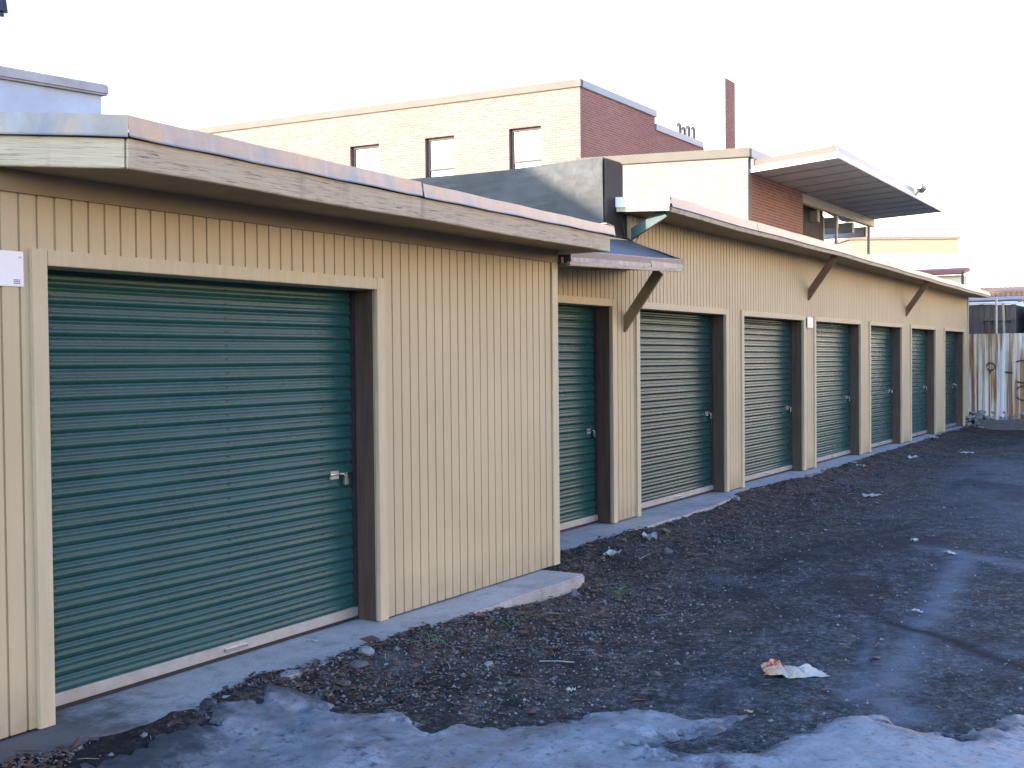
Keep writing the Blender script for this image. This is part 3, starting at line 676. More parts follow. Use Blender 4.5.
# ------------------------------------------------------------------ brick buildings
tall = thing('brick_building', (28, 14, 0), 'two storey brick building with three windows and pale metal coping behind the storage roofs', 'building')
A = Vector((26.544, 9.77)); Bp = Vector((25.0, 27.4)); L0 = (Bp - A); LL = L0.length; dl = L0.normalized(); nl = Vector((-dl.y, dl.x))   # nl points to -x (sunny side)
wins = [(1.14, 2.095), (3.80, 4.736), (6.272, 7.275)]; WZ0, WZ1 = 6.15, 7.88
def lp(s, o, z): p = A + dl * s + nl * o; return (p.x, p.y, z)
mb = MB()
def lquad(s0, s1, z0, z1, o0=-.3, o1=0.0):
    mb.add([lp(s0, o1, z0), lp(s1, o1, z0), lp(s1, o0, z0), lp(s0, o0, z0), lp(s0, o1, z1), lp(s1, o1, z1), lp(s1, o0, z1), lp(s0, o0, z1)], [(3, 2, 1, 0), (4, 5, 6, 7), (0, 1, 5, 4), (1, 2, 6, 5), (2, 3, 7, 6), (3, 0, 4, 7)])
lquad(0, LL, 0, WZ0); lquad(0, LL, WZ1, 8.77)
s_ = 0
for a, b in wins: lquad(s_, a, WZ0, WZ1); s_ = b
lquad(s_, LL, WZ0, WZ1)
mb.build('side_wall', M['brick'], tall)
mb = MB(); mb.box(26.85, 31.14, 9.772, 10.1, 0, 8.77).box(31.1405, 36.6, 9.80, 10.1, 0, 8.40); mb.add([(26.56, 9.771, 0), (26.849, 9.771, 0), (26.849, 10.0, 0), (26.56, 10.0, 0), (26.56, 9.771, 8.77), (26.849, 9.771, 8.77), (26.849, 10.0, 8.77), (26.56, 10.0, 8.77)], [(3, 2, 1, 0), (4, 5, 6, 7), (0, 1, 5, 4), (1, 2, 6, 5), (2, 3, 7, 6), (3, 0, 4, 7)])
mb.box(30.8, 31.14, 10.1, 27, 0, 8.77).box(36.3, 36.6, 10.1, 27, 0, 8.40)
mb.build('front_wall', M['brickred'], tall)
mb = MB(); mb.prism([(26.9, 10.05), (31.1, 10.05), (31.1, 27), (25.4, 27)], 8.5, 8.62); mb.box(31.15, 36.5, 10.05, 27, 8.1, 8.25); mb.build('roof', M['roofdark'], tall)
mb = MB()
o1 = lp(0, .05, 0); o2 = lp(LL, .05, 0); i1 = lp(.0, -.36, 0); i2 = lp(LL, -.36, 0)
mb.prism([(o1[0], 9.72), (26.60, 9.72), (i2[0], i2[1]), (o2[0], o2[1])], 8.772, 8.975)
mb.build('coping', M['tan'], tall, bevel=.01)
MB().box(26.605, 31.19, 9.72, 10.15, 8.772, 8.972).build('coping', M['skytint'], tall, bevel=.01)
MB().box(31.195, 36.65, 9.75, 10.15, 8.402, 8.60).build('coping', M['skytint'], tall, bevel=.01)
for a, b in wins:
    mb = MB(); lq = mb
    def q(s0, s1, z0, z1, o0, o1, m_=mb):
        m_.add([lp(s0, o1, z0), lp(s1, o1, z0), lp(s1, o0, z0), lp(s0, o0, z0), lp(s0, o1, z1), lp(s1, o1, z1), lp(s1, o0, z1), lp(s0, o0, z1)], [(3, 2, 1, 0), (4, 5, 6, 7), (0, 1, 5, 4), (1, 2, 6, 5), (2, 3, 7, 6), (3, 0, 4, 7)])
    q(a + .002, a + .07, WZ0, WZ1 - .002, -.22, -.12); q(b - .07, b - .002, WZ0, WZ1 - .002, -.22, -.12); q(a + .07, b - .07, WZ1 - .07, WZ1 - .002, -.22, -.12); q(a + .07, b - .07, WZ0, WZ0 + .07, -.22, -.12); q(a + .07, b - .07, 6.98, 7.03, -.21, -.13)
    f = mb.build('window', M['jamb'], tall)
    g = MB(); q(a + .07, b - .07, 7.03, WZ1 - .07, -.20, -.17, g); g.build('blind', M['glass'], f)
    g = MB(); q(a + .07, b - .07, WZ0 + .07, 6.98, -.20, -.17, g); g.build('pane', M['glassdark'], f)
    g = MB(); q(a - .06, b + .06, WZ0 - .12, WZ0 - .002, -.10, .05, g); g.build('sill', M['coping'], f)
for i, (x, h) in enumerate(((33.25, .30), (33.6, .24), (33.95, .34), (34.35, .36))):
    p = MB(); p.tube([(x, 9.93, 8.60), (x, 9.93, 8.60 + h), (x - .05, 9.93, 8.62 + h)], .07, 10); tag(p.build('roof_vent', M['darksteel'], origin=(x, 9.93, 8.60)), ('stubby grey vent pipe on the roof edge nearest the tall brick block', 'short grey vent pipe, second along the stepped-down roof edge', 'tall thin vent pipe, third along the stepped-down roof edge', 'vent pipe farthest right on the stepped-down brick roof edge')[i], 'vent pipe', 'vent pipes on the lower roof edge')

low = thing('brick_building', (25, 5, 0), 'low pale brick building with a wide metal dock canopy standing behind the storage row', 'building')
a = Vector((23.06, 3.903)); b = Vector((22.12, 7.45))
mb = MB(); mb.prism([(a.x, a.y), (a.x + .22, a.y), (b.x + .3, b.y), (b.x, b.y)], 0, 5.855); mb.build('side_wall', M['brickpale'], low)
mb = MB(); mb.box(23.285, 26.67, 3.905, 4.2, 0, 5.855).box(26.40, 26.67, 4.2, 7.4, 0, 5.5); mb.build('front_wall', M['brickred'], low)
mb = MB(); mb.box(26.673, 29.55, 4.30, 7.4, 0, 5.54); mb.build('dock_wall', M['wood'], low)
MB().box(24.4, 29.5, 4.95, 7.3, 5.72, 6.30).build('added_sun_block', M['wood'], low)  # added block that keeps the sun off the canopy joists
MB().box(29.552, 29.64, 4.29, 4.6, 0, 5.3).build('dock_door_trim', M['cream'], low)
MB().prism([(23.2, 4.15), (26.6, 4.15), (26.6, 7.4), (22.3, 7.4)], 5.6, 5.7).build('roof', M['roofdark'], low)
d = (b - a).normalized(); nn = Vector((-d.y, d.x))
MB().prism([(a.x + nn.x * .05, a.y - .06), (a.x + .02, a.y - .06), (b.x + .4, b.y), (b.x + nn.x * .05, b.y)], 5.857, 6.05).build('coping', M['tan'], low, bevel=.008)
MB().box(23.10, 26.7, 3.84, 4.25, 5.857, 6.048).build('coping', M['skytint'], low, bevel=.008)
MB().box(23.14, 23.34, 3.80, 3.90, 5.62, 5.85).build('rain_head', M['roofdark'], low, bevel=.01)
# canopy: steel deck with folded ribs, fascia, beam, joists and posts
cp = [(23.23, 3.90), (22.46, 1.86), (32.57, 2.0), (33.5, 4.9), (26.7, 4.9), (26.7, 3.90)]
deck = MB(); zc = 5.56
nr = 11; vs = []
for i in range(nr):
    t0 = i / nr; t1 = (i + .86) / nr; t2 = (i + 1) / nr
    def P_(t, far_, z): 
        f_ = Vector(cp[1]).lerp(Vector(cp[2]), t); g_ = Vector((23.23, 3.898)).lerp(Vector((33.5, 4.9)), t); 
        if t < .38: g_.y = 3.898
        p = g_ if far_ else f_; return (p.x, p.y, z)
    for (ta, tb, z) in ((t0, t1, zc), (t1, t2, zc + .045)):
        deck.add([P_(ta, 0, z), P_(tb, 0, z), P_(tb, 1, z), P_(ta, 1, z), P_(ta, 0, zc + .09), P_(tb, 0, zc + .09), P_(tb, 1, zc + .09), P_(ta, 1, zc + .09)], [(3, 2, 1, 0), (4, 5, 6, 7), (0, 1, 5, 4), (1, 2, 6, 5), (2, 3, 7, 6), (3, 0, 4, 7)])
dk = deck.build('canopy', M['deck'], low)
board('fascia', [(23.20, 3.895), cp[1], cp[2], cp[3]], [5.545] * 4, [5.665] * 4, .03, M['white'], dk)
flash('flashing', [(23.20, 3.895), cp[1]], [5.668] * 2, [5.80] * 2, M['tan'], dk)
flash('flashing', [cp[1], cp[2], cp[3]], [5.668] * 3, [5.80] * 3, M['skytint'], dk)
MB().prism([(23.25, 3.88), (22.52, 1.92), (32.52, 2.06), (33.45, 4.88), (26.6, 4.88), (26.6, 3.88)], 5.66, 5.72).build('canopy_roof', M['roofdark'], dk)
MB().box(26.675, 33.3, 3.95, 4.09, 5.33, 5.555).build('beam', M['cream'], dk, bevel=.01)
for i, (x, m_) in enumerate(((28.45, 'cream'), (30.08, 'cream'), (31.55, 'cream'), (32.85, 'navy'))):
    j = MB().box(x, x + .16, 4.12, 6.4, 5.05, 5.32).build('joist', M['deck'], dk, bevel=.006)
    MB().box(x - .005, x + .165, 4.10, 4.117, 5.045, 5.325).build('end_plate', M[m_], j)
for x in (29.75, 32.9): MB().tube([(x, 4.02, 0), (x, 4.02, 5.32)], .045, 10).build('post', M['galv'], dk)
fl2 = thing('floodlight', (24.91, 1.8, 5.6), 'small grey floodlight clamped on the sunless edge of the dock canopy', 'floodlight')
fx = 29.25
MB().tube([(fx, 1.93, 5.60), (fx, 1.84, 5.72)], .02, 8).build('bracket', M['galv'], fl2)
mb = MB().tube([(fx - .16, 1.80, 5.80), (fx - .02, 1.80, 5.80), (fx + .12, 1.79, 5.78)], [.06, .10, .115], 14); mb.build('housing', M['galv'], fl2)
chm = thing('chimney', (30.8, 7.7, 0), 'tall square brick chimney stack standing alone above the low brick building', 'chimney')
MB().box(30.456, 31.216, 7.315, 7.95, 0, 9.46).build('shaft', M['brickred'], chm)
MB().box(30.449, 30.4555, 7.318, 7.947, 0, 9.457).build('sunlit_white_face', M['white'], chm)  # sun glare on this side of the stack, put in as white
MB().box(30.60, 31.07, 7.46, 7.80, 9.461, 9.50).build('flue_cap', M['darksteel'], chm)

# ------------------------------------------------------------------ end of the yard: rusted fence and what stands beyond
fe = thing('metal_fence', (29.5, -2, 0), 'rust streaked white corrugated metal fence with black graffiti closing the yard', 'fence')
mb = MB(); ys_ = np.arange(-9, 1.2, .02); prof = []
for y in ys_: prof.append((29.45 + .012 * math.sin(y * 2 * math.pi / .13) + (.010 if (y % .78) < .05 else 0), float(y)))
n = len(prof)
top = [2.185 + .012 * math.sin(int(y / .78) * 2.3) for _, y in prof]
mb.add([(x, y, .12) for x, y in prof] + [(x, y, t_) for (x, y), t_ in zip(prof, top)] + [(x + .012, y, .12) for x, y in prof] + [(x + .012, y, t_) for (x, y), t_ in zip(prof, top)],
       [(i, i + 1, n + i + 1, n + i) for i in range(n - 1)] + [(2 * n + i + 1, 2 * n + i, 3 * n + i, 3 * n + i + 1) for i in range(n - 1)] + [(n + i, n + i + 1, 3 * n + i + 1, 3 * n + i) for i in range(n - 1)])
mb.build('corrugated_panel', M['rust'], fe)
for z in (.7, 1.9): MB().box(29.485, 29.54, -9, 1.2, z, z + .09).build('rail', M['wood'], fe)
for y in np.arange(-8.5, 1.2, 2.4): MB().box(29.545, 29.64, y, y + .09, 0, 2.1).build('post', M['wood'], fe)
def ring(cy, cz, r, a0, a1, w, n=18):
    return [(29.425, cy + r * math.cos(R(a0 + (a1 - a0) * i / n)), cz + r * math.sin(R(a0 + (a1 - a0) * i / n))) for i in range(n + 1)]
g = MB(); g.tube(ring(1.15 - .93, 1.40, .09, 0, 330, 0), .016, 6).tube([(29.425, .21, 1.31), (29.425, .26, 1.21)], .014, 6)
g.tube(ring(-.47, 1.28, .26, 60, 300, 0), .018, 6).tube([(29.425, -.10, 1.27), (29.425, -.26, 1.25)], .022, 6).tube(ring(-.50, .77, .17, 30, 330, 0), .018, 6).tube(ring(-1.1, 1.1, .35, 0, 250, 0), .018, 6)
g.build('graffiti', M['spray'], fe)
kb = MB(); kb.prism([(29.0, -9), (29.28, -9), (29.28, .55), (29.05, .55)], -.2, .13); tag(kb.build('concrete_kerb', M['kerb'], bevel=.03), 'low grey concrete kerb at the foot of the rusted fence', 'kerb')
def rock_mesh(mb, c, s, rr, sub_=1, flat=.7):
    bm = bmesh.new(); bmesh.ops.create_icosphere(bm, subdivisions=sub_, radius=1)
    rot = Matrix.Rotation(rr.uniform(0, 6.28), 3, 'Z') @ Matrix.Rotation(rr.uniform(-.5, .5), 3, 'X'); sc = (rr.uniform(.7, 1.3), rr.uniform(.6, 1.0), flat * rr.uniform(.6, 1.1))
    vs = []
    for v in bm.verts:
        k = 1 + rr.uniform(-.22, .22); p = rot @ Vector((v.co.x * sc[0] * k, v.co.y * sc[1] * k, v.co.z * sc[2] * k)) * s; vs.append((c[0] + p.x, c[1] + p.y, c[2] + p.z))
    mb.add(vs, [tuple(v.index for v in f.verts) for f in bm.faces]); bm.free()
rr = random.Random(11); mb = MB()
for i in range(260): rock_mesh(mb, (29.36 + rr.uniform(-.14, .12), rr.uniform(-8.8, .75), .12 + rr.uniform(0, .20)), rr.uniform(.03, .09), rr, 1)
for i in range(40): rock_mesh(mb, (28.95 + rr.uniform(-.12, .25), rr.uniform(.35, .75), rr.uniform(-.08, .30)), rr.uniform(.03, .10), rr, 1)
tag(mb.build('rubble', M['palestone']), 'broken pale stones heaped along the foot of the rusted fence', 'rubble', kind='stuff')
shed = thing('wooden_shed', (34, 1, 0), 'dark weathered plank shed with a white gutter behind the rusted fence', 'shed')
mb = MB(); rr = random.Random(3); y = .20
while y < 4.2: w = rr.uniform(.12, .22); mb.box(33 + rr.uniform(0, .03), 33.06, y, y + w - .012, 0, 3.02 + rr.uniform(-.02, .02)); y += w
mb.box(33.05, 36, .22, 4.2, 0, 3.0); mb.build('wall', M['wood'], shed)
MB().prism([(32.85, .10), (36.2, .10), (36.2, 4.3), (32.85, 4.3)], [3.06, 3.3, 3.3, 3.06], [3.14, 3.38, 3.38, 3.14]).build('roof', M['navy'], shed)
MB().tube([(32.86, .12, 3.06), (32.86, 4.2, 3.10)], .028, 8).build('gutter', M['white'], shed)
MB().bar((32.80, .42, 1.6), (32.93, .50, 3.05), .06, .03, up=(1, 0, 0)).build('leaning_plank', M['plank'], shed)
MB().bar((32.9, .84, 1.6), (32.97, .86, 3.0), .05, .03, up=(1, 0, 0)).bar((32.9, 1.02, 2.62), (32.9, .25, 2.62), .03, .06).build('batten', M['wood'], shed)
pole = MB().tube([(29.62, .13, 0), (29.62, .13, 3.02)], .028, 8); tag(pole.build('metal_pole', M['galv'], origin=(29.62, .13, 0)), 'thin grey metal pole under the far end of the storage roof behind the fence', 'pole')
nv = thing('shipping_container', (34, -1.5, 0), 'dark blue metal container partly hidden right of the plank shed', 'container')
mb = MB(); yy_ = np.arange(-4.5, .05, .05); prof = [(33.4 + (.03 if int(i / 2) % 2 else 0), float(y)) for i, y in enumerate(yy_)]; n = len(prof)
mb.add([(x, y, 0) for x, y in prof] + [(x, y, 3.05) for x, y in prof], [(i, i + 1, n + i + 1, n + i) for i in range(n - 1)]); mb.box(33.44, 36, -4.5, .0, 0, 3.05); mb.build('body', M['navy'], nv)
MB().box(33.36, 33.47, -4.52, .06, 3.05, 3.15).build('top_rail', M['navy'], nv)
th = thing('tiled_roof_house', (43, 0, 0), 'small building with a sunlit terracotta tile roof beyond the fence', 'house')
mb = MB()
for i in range(72): y = -8 + i * .155; mb.tube([(40.0, y, 3.62), (43.5, y, 3.98)], .085, 6)
mb.build('roof', M['tile'], th)
MB().box(40.3, 43.4, -8, 3.0, 0, 3.60).build('wall', M['whiterender'], th)
rf = thing('red_roofed_building', (47, 5.2, 0), 'small building with a red sheet roof peeping over the storage row', 'building')
MB().box(47.2, 48.0, 4.2, 8.5, 0, 4.78).build('wall', M['cream'], rf)
MB().prism([(46.9, 4.1), (48.2, 4.1), (48.2, 8.7), (46.9, 8.7)], [4.78, 4.95, 4.95, 4.78], [4.97, 5.14, 5.14, 4.97]).build('roof', M['redroof'], rf, bevel=.04)
MB().tube([(46.88, 4.15, 4.9), (46.88, 4.15, 0)], .05, 8).build('downpipe', M['darksteel'], rf)
yb = thing('yellow_building', (84, 15, 0), 'wide yellow building far off under the dock canopy', 'building')
MB().prism([(80.5, 17.9), (84.48, 11.54), (96, 18), (92, 26)], 8.72, 9.72).build('upper_wall', M['yellow'], yb)
MB().prism([(80.5, 17.9), (84.48, 11.54), (96, 18), (92, 26)], 0, 8.718).build('wall', M['whiterender'], yb)
MB().prism([(80.3, 18.0), (84.45, 11.35), (96.2, 17.9), (92.1, 26.2)], 9.722, 9.92).build('parapet', M['brick'], yb)
wb = thing('white_building', (66, 4, 0), 'white flat walled building at the right edge above the tiled roof', 'building')
MB().box(64.0, 76, -12, 6.5, 0, 6.55).build('wall', M['whiterender'], wb)
MB().box(63.94, 64.0, 6.28, 6.5, 0, 6.60).build('downpipe', M['galv'], wb)
MB().box(63.9, 76.1, -12.1, 6.27, 6.552, 6.66).build('coping', M['coping'], wb)
ub = thing('utility_pole', (62, -9, 0), 'utility pole out past the right edge carrying overhead wires', 'utility pole')
MB().tube([(62, -9, 0), (62, -9, 10)], [.14, .10], 10).build('shaft', M['wood'], ub); MB().bar((62, -10, 9.4), (62, -8, 9.4), .10, .12).build('crossarm', M['wood'], ub)
for i, (za, zb2, lab) in enumerate(((9.3, 9.35, 'upper overhead wire crossing the sky at right'), (7.15, 7.25, 'lower overhead wire above the white building at right'))):
    pts = [(62 + (70 - 62) * k / 20, -9 + 32 * k / 20, za + (zb2 - za) * k / 20 - .5 * 4 * (k / 20) * (1 - k / 20)) for k in range(21)]
    tag(MB().tube(pts, .014, 5).build('overhead_wire', M['wire'], origin=pts[0]), lab, 'wire', 'overhead wires at right')
def bare_tree(x, y, h, seedv, label):
    rr = random.Random(seedv); t = thing('bare_tree', (x, y, 0), label, 'tree', 'bare winter trees far behind the roofs')
    tr = MB(); tr.tube([(x, y, 0), (x + .1, y, h * .3), (x, y + .1, h * .5)], [.22, .16, .12], 8); tr.build('trunk', M['bark'], t)
    cr = MB()
    def br(p, d, l, r, dep):
        q = p + d * l; cr.tube([p, p + d * l * .5 + Vector((rr.uniform(-1, 1), rr.uniform(-1, 1), 0)) * l * .06, q], [r, r * .8, r * .55], 4)
        if dep:
            for _ in range(3 if dep > 1 else 4):
                nd = (d + Vector((rr.uniform(-.8, .8), rr.uniform(-.8, .8), rr.uniform(-.1, .6)))).normalized(); br(p + d * l * rr.uniform(.55, 1), nd, l * rr.uniform(.55, .8), r * .55, dep - 1)
    for k in range(5): br(Vector((x, y, h * rr.uniform(.35, .5))), Vector((rr.uniform(-.6, .6), rr.uniform(-.6, .6), 1)).normalized(), h * .22, .06, 3)
    cr.build('crown', M['bark'], t)
bare_tree(49, 67, 19.0, 4, 'bare winter tree faint above the left end of the tall brick building')
bare_tree(98, 8.5, 14.3, 9, 'bare winter tree faint at the right edge above the wires')

# ------------------------------------------------------------------ litter and small things on the ground
def gz(x, y): return float(ground_h(np.array([x]), np.array([y]))[0])
# crumpled bag
bx, by = 6.29, -2.60
nx_, ny_ = 22, 16; rr = random.Random(8); vs = []
P1 = {}
for i in range(nx_):
    for j in range(ny_):
        u = i / (nx_ - 1) * 2 - 1; v = j / (ny_ - 1) * 2 - 1
        vs.append((u, v))
U = np.array(vs); fold = np.abs(fbm(U[:, 0] * 2.2 + 5, U[:, 1] * 2.2, 1, 3, .6, 71)) ; rad = 1 - .35 * np.abs(U[:, 0]) ** 3
hx = np.abs(fbm(U[:, 0] * 3, U[:, 1] * 3 + 9, 1, 2, .5, 73))
L1 = U[:, 0] * .180 * (1 + .12 * fbm(U[:, 1] * 2, U[:, 0] * 0, 1, 2, .5, 75)); W1 = U[:, 1] * (.085 - .035 * (U[:, 0] > .2) * U[:, 0]) * (1 + .2 * fbm(U[:, 0] * 2, U[:, 1] * 0 + 4, 1, 2, .5, 77))
H1 = (.012 + .062 * fold + .045 * hx) * np.clip(1.15 - np.maximum(np.abs(U[:, 0]), np.abs(U[:, 1])) ** 3, .05, 1) * (1.0 - .35 * U[:, 0] * (U[:, 0] > 0)) + .02 * (U[:, 0] < -.4)
ang = R(-58); ca, sa = math.cos(ang), math.sin(ang); z0 = gz(bx, by)
vv = [(bx + a_ * ca - b_ * sa, by + a_ * sa + b_ * ca, z0 + h_) for a_, b_, h_ in zip(L1, W1, H1)]
mb = MB(); mb.add(vv, [(i * ny_ + j, (i + 1) * ny_ + j, (i + 1) * ny_ + j + 1, i * ny_ + j + 1) for i in range(nx_ - 1) for j in range(ny_ - 1)])
o = tag(mb.build('paper_bag', M['bag'], origin=(bx, by, z0)), 'crumpled white and tan paper bag with red print lying on the asphalt', 'paper bag')
sol = o.modifiers.new('thick', 'SOLIDIFY'); sol.thickness = .0015

def scrap(name, x, y, l, w, mat, label, cat, group, seedv, hh=.02, zoff=.004, z=None):
    rr = random.Random(seedv); n1, n2 = 7, 5; an = rr.uniform(0, 3.14); ca, sa = math.cos(an), math.sin(an); vs = []
    zz = (gz(x, y) if z is None else z) + zoff
    for i in range(n1):
        for j in range(n2):
            u = (i / (n1 - 1) - .5) * l * (1 + rr.uniform(-.18, .18)); v = (j / (n2 - 1) - .5) * w * (1 + rr.uniform(-.25, .25)); vs.append((x + u * ca - v * sa, y + u * sa + v * ca, zz + rr.uniform(0, hh)))
    mb = MB(); mb.add(vs, [(i * n2 + j, (i + 1) * n2 + j, (i + 1) * n2 + j + 1, i * n2 + j + 1) for i in range(n1 - 1) for j in range(n2 - 1)])
    o = tag(mb.build(name, mat, origin=(x, y, zz)), label, cat, group); s = o.modifiers.new('thick', 'SOLIDIFY'); s.thickness = .002; return o
G1 = 'litter scraps on the ground'
scrap('paper_scrap', 10.06, .07, .22, .12, M['paper'], 'largest crumpled white paper scrap on the dirt before the second door from left', 'litter', G1, 1, .06)
scrap('paper_scrap', 9.05, -.04, .15, .10, M['paper'], 'white crumpled scrap on the dirt just past the near slab end', 'litter', G1, 2, .05)
scrap('paper_scrap', 10.55, .13, .20, .05, M['straw'], 'yellowish flattened wrapper on the dirt by the far slab', 'litter', G1, 3, .02)
scrap('paper_scrap', 5.60, -.25, .05, .03, M['paper'], 'tiny white scrap at the edge of the near slab', 'litter', G1, 4, .02)
scrap('paper_scrap', 5.38, -1.67, .045, .03, M['paper'], 'small white scrap on dark dirt just beyond the snow', 'litter', G1, 5, .02)
scrap('paper_scrap', 14.67, -.83, .22, .12, M['paper'], 'white scrap out on the gravel opposite the third full door', 'litter', G1, 6, .05)
scrap('paper_scrap', 8.30, -2.82, .08, .03, M['paper'], 'narrow white scrap on asphalt near the dark tyre rut', 'litter', G1, 7, .02)
scrap('paper_scrap', 11.44, -2.09, .07, .05, M['paper'], 'pale scrap on the asphalt left of the dusty streak', 'litter', G1, 8, .03)
scrap('paper_scrap', 5.52, -2.62, .05, .02, M['straw'], 'tan sliver on the ground in front of the paper bag', 'litter', G1, 9, .01)
scrap('plastic_wrapper', 8.95, .60, .18, .10, M['paper'], 'white plastic wrapper lying on the slab before the narrow first door', 'litter', G1, 10, .05, z=.0)
scrap('plastic_wrapper', 9.22, .64, .14, .06, M['paper'], 'smaller white wrapper on the slab beside another wrapper', 'litter', G1, 11, .04, z=.0)
scrap('paper_scrap', 5.22, .02, .09, .02, M['paper'], 'thin white sliver on the near slab by the wide door', 'litter', G1, 12, .01, z=.0)
scrap('paper_scrap', 10.84, -2.53, .16, .05, M['paper'], 'long pale scrap on the dusty streak at right', 'litter', G1, 13, .02)
scrap('paper_scrap', 20.5, .0, .25, .15, M['paper'], 'white scrap on brown dirt toward the far end of the row', 'litter', G1, 14, .05)
scrap('paper_scrap', 24.2, .45, .22, .15, M['paper'], 'white scrap lying at the edge of the far slab', 'litter', G1, 15, .05)
scrap('paper_scrap', 22.0, -.6, .25, .14, M['paper'], 'flat white scrap on dirt in front of the rusted fence', 'litter', G1, 16, .03)
scrap('paper_scrap', 18.0, .2, .16, .1, M['paper'], 'white scrap among leaves beside the fourth full door slab', 'litter', G1, 17, .04)
# stick
z = gz(5.83, -1.32); tag(MB().tube([(5.79, -1.23, z + .012), (5.83, -1.32, z + .016), (5.87, -1.42, z + .012)], .004, 6).build('stick', M['palestone'], origin=(5.83, -1.32, z)), 'thin pale stick lying on the dark dirt in the middle foreground', 'stick')
# named stones
rr = random.Random(21)
for i, (x, y, s, m_, lab) in enumerate(((5.17, -.43, .055, 'palestone', 'pale angular stone at the edge of the near slab'), (5.90, -1.93, .030, 'stone', 'grey stone alone on dark dirt above the snow edge'),
        (4.98, -.52, .05, 'stone', 'grey stone in the dirt left of the pale angular stone'), (9.6, -.32, .07, 'stone', 'flat grey stone in the dirt past the near slab end'),
        (4.75, -.62, .04, 'stone', 'small grey stone between near slab and snow'), (13.1, .36, .05, 'palestone', 'pale stone at the far slab edge'), (5.6, -1.0, .03, 'palestone', 'small pale stone on the brown dirt'))):
    mb = MB(); z = gz(x, y); rock_mesh(mb, (x, y, z + s * .25), s, rr, 2); tag(mb.build('stone', M[m_], origin=(x, y, z)), lab, 'stone', 'loose stones on the dirt')
# grit, leaf litter and straw: uncountable
def scatter(name, n, xr, yoff, mat, size, label, seedv, kind='rock', dens=None):
    rg = np.random.default_rng(seedv); mb_v = []; mb_f = []; c = 0
    x = np.exp(rg.uniform(math.log(xr[0]), math.log(xr[1]), n)) if xr[0] > 0 else rg.uniform(*xr, n)
    e = edge_y(x); y = e + yoff[0] - np.abs(rg.normal(0, 1, n)) * yoff[1]
    y = np.where(rg.random(n) < yoff[2], rg.uniform(-4.6, 0, n), y)
    k = (fbm(x, y, 1.6, 4, .6, seedv) + rg.uniform(-.6, .6, n)) > -.1
    k &= ~(inside(x, y, SN1) | inside(x, y, SN2)) | (rg.random(n) < .05)
    x = x[k]; y = y[k]; z = ground_h(x, y); s = size[0] * np.exp(rg.normal(0, size[1], len(x))); a = rg.uniform(0, 6.28, len(x))
    for i in range(len(x)):
        if kind == 'rock':
            p = [(rg.uniform(.6, 1.2) * math.cos(t), rg.uniform(.6, 1.2) * math.sin(t), rg.uniform(-.3, .3)) for t in (0, 1.3, 2.5, 3.8, 5.0)] + [(rg.uniform(-.2, .2), rg.uniform(-.2, .2), rg.uniform(.5, .9)), (0, 0, -.6)]
            f = [(j, (j + 1) % 5, 5) for j in range(5)] + [((j + 1) % 5, j, 6) for j in range(5)]
        elif kind == 'leaf':
            w = rg.uniform(.3, .7); p = [(-1, 0, rg.uniform(0, .5)), (0, -w, rg.uniform(0, .6)), (1, 0, rg.uniform(0, .7)), (0, w, rg.uniform(0, .6))]; f = [(0, 1, 2), (0, 2, 3)]
        else:
            p = [(-1, -.03, 0), (-1, .03, .02), (0, .05, .10), (1, .03, .04), (1, -.03, .02), (0, -.03, .08)]; f = [(0, 5, 2, 1), (5, 4, 3, 2)]
        ca, sa = math.cos(a[i]), math.sin(a[i])
        mb_v += [(x[i] + (q[0] * ca - q[1] * sa) * s[i], y[i] + (q[0] * sa + q[1] * ca) * s[i], z[i] + q[2] * s[i] + .003) for q in p]
        mb_f += [tuple(j + c for j in g_) for g_ in f]; c += len(p)
    me = bpy.data.meshes.new(name); me.from_pydata(mb_v, [], mb_f); me.materials.append(mat)
    o = bpy.data.objects.new(name, me); COL.objects.link(o); return tag(o, label, 'debris', kind='stuff')
scatter('gravel', 22000, (2.5, 24), (.02, .8, .25), M['bluestrip'], (.0060, .48), 'grey gravel strewn over the dirt beside the slabs', 101)
scatter('gravel', 2200, (2.5, 20), (.0, .8, .25), M['palestone'], (.0056, .42), 'pale stone chips strewn over the dirt', 102)
scatter('leaf_litter', 12000, (2.8, 29), (.06, .5, .12), M['leaf'], (.015, .45), 'brown dead leaves gathered along the slab edges', 103, 'leaf')
scatter('straw_litter', 1500, (2.8, 24), (.04, .6, .2), M['straw'], (.030, .5), 'dry straw stalks scattered on the dirt', 104, 'straw')
# blades of grass
for i, (x, y, lab) in enumerate(((5.62, -.62, 'few green grass blades on the dirt nearest the wide door'), (6.35, -.66, 'green grass blades in the dirt below the siding'), (7.58, -.86, 'sparse green grass blades in front of the near slab end'))):
    rr = random.Random(40 + i); mb = MB()
    for k in range(7):
        a = rr.uniform(0, 6.28); p = Vector((x + rr.uniform(-.06, .06), y + rr.uniform(-.06, .06), gz(x, y))); dd = Vector((math.cos(a), math.sin(a), .5)); mb.tube([p, p + dd * .06 + Vector((0, 0, .02)), p + dd * .14], [.002, .002, .0008], 4)
    tag(mb.build('grass_tuft', M['grass'], origin=(x, y, gz(x, y))), lab, 'grass', 'grass tufts in the dirt')

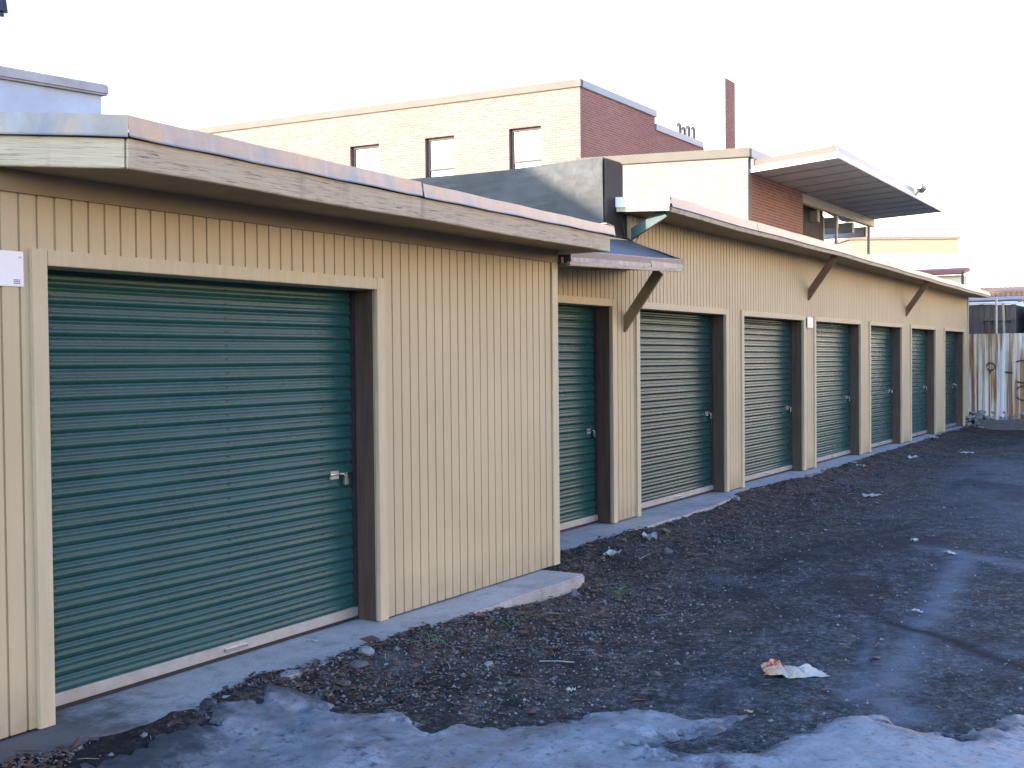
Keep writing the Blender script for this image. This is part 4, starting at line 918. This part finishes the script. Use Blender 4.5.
# ------------------------------------------------------------------ light
SUN_EL, SUN_AZ = 13.0, 22.0       # sun behind the left end of the buildings: light travels along +x, slightly to -y
el, az = R(SUN_EL), R(SUN_AZ)
L = bpy.data.lights.new('sun', 'SUN'); L.energy = 2.0; L.angle = R(.5); L.color = (1, .86, .68)
so = bpy.data.objects.new('sun', L); COL.objects.link(so)
dirv = Vector((math.cos(az) * math.cos(el), -math.sin(az) * math.cos(el), -math.sin(el)))
so.rotation_euler = dirv.to_track_quat('-Z', 'Y').to_euler(); so.location = (0, 0, 20)
W = bpy.data.worlds.new('World'); S.world = W; W.use_nodes = True
t = W.node_tree; bg = t.nodes['Background']
sky = t.nodes.new('ShaderNodeTexSky'); sky.sky_type = 'NISHITA'; sky.sun_disc = False
sky.sun_elevation = el
tosun = -dirv
sky.sun_rotation = math.atan2(tosun.x, tosun.y)
sky.air_density = 1.0; sky.dust_density = 2.5; sky.ozone_density = 1.0; sky.altitude = 0
# winter haze: the sky whitens towards the horizon
tc = t.nodes.new('ShaderNodeTexCoord'); sp = t.nodes.new('ShaderNodeSeparateXYZ'); t.links.new(tc.outputs['Generated'], sp.inputs[0])
mr = t.nodes.new('ShaderNodeMapRange'); t.links.new(sp.outputs['Z'], mr.inputs[0]); mr.inputs[1].default_value = 0.0; mr.interpolation_type = 'SMOOTHSTEP'; mr.inputs[2].default_value = .55; mr.inputs[3].default_value = 1.0; mr.inputs[4].default_value = 0.0
bw = t.nodes.new('ShaderNodeRGBToBW'); t.links.new(sky.outputs[0], bw.inputs[0])
dp = t.nodes.new('ShaderNodeVectorMath'); dp.operation = 'DOT_PRODUCT'; t.links.new(tc.outputs['Generated'], dp.inputs[0]); dp.inputs[1].default_value = (.80, -.60, 0)
am = t.nodes.new('ShaderNodeMapRange'); am.interpolation_type = 'SMOOTHSTEP'; t.links.new(dp.outputs['Value'], am.inputs[0]); am.inputs[1].default_value = -.35; am.inputs[2].default_value = .85; am.inputs[3].default_value = 0; am.inputs[4].default_value = 1
ht = t.nodes.new('ShaderNodeMix'); ht.data_type = 'RGBA'; t.links.new(am.outputs[0], ht.inputs[0]); ht.inputs[6].default_value = (1.05, 1.05, 1.05, 1); ht.inputs[7].default_value = (2.45, 1.75, 1.02, 1)
hz = t.nodes.new('ShaderNodeMix'); hz.data_type = 'RGBA'; hz.blend_type = 'MULTIPLY'; hz.inputs[0].default_value = 1; t.links.new(bw.outputs[0], hz.inputs[6]); t.links.new(ht.outputs[2], hz.inputs[7])
mx = t.nodes.new('ShaderNodeMix'); mx.data_type = 'RGBA'; t.links.new(mr.outputs[0], mx.inputs[0]); zt = t.nodes.new('ShaderNodeMix'); zt.data_type = 'RGBA'; zt.blend_type = 'MULTIPLY'; zt.inputs[0].default_value = 1; t.links.new(sky.outputs[0], zt.inputs[6]); zt.inputs[7].default_value = (.44, .82, 1.42, 1); t.links.new(zt.outputs[2], mx.inputs[6]); t.links.new(hz.outputs[2], mx.inputs[7])
t.links.new(mx.outputs[2], bg.inputs['Color']); bg.inputs['Strength'].default_value = .15

# ------------------------------------------------------------------ camera
cam = bpy.data.cameras.new('camera'); co = bpy.data.objects.new('camera', cam); COL.objects.link(co)
yaw, pitch, roll = R(32.08), R(1.268), R(-.547)
fw = Vector((math.cos(yaw) * math.cos(pitch), math.sin(yaw) * math.cos(pitch), -math.sin(pitch)))
r = fw.cross(Vector((0, 0, 1))).normalized(); u = r.cross(fw)
r2 = math.cos(roll) * r + math.sin(roll) * u; u2 = -math.sin(roll) * r + math.cos(roll) * u
m = Matrix((r2, u2, -fw)).transposed().to_4x4(); m.translation = (0, -4.686, 1.70)
co.matrix_world = m
cam.sensor_width = 36; cam.lens = 36 * 1150 / 1024; cam.clip_start = .05; cam.clip_end = 3000
S.camera = co
vs_ = S.view_settings; vs_.view_transform = 'Standard'; vs_.look = 'None'; vs_.gamma = 1; vs_.exposure = 2.3; vs_.use_curve_mapping = False
S.cycles.max_bounces = 6; S.cycles.diffuse_bounces = 4; S.cycles.glossy_bounces = 3
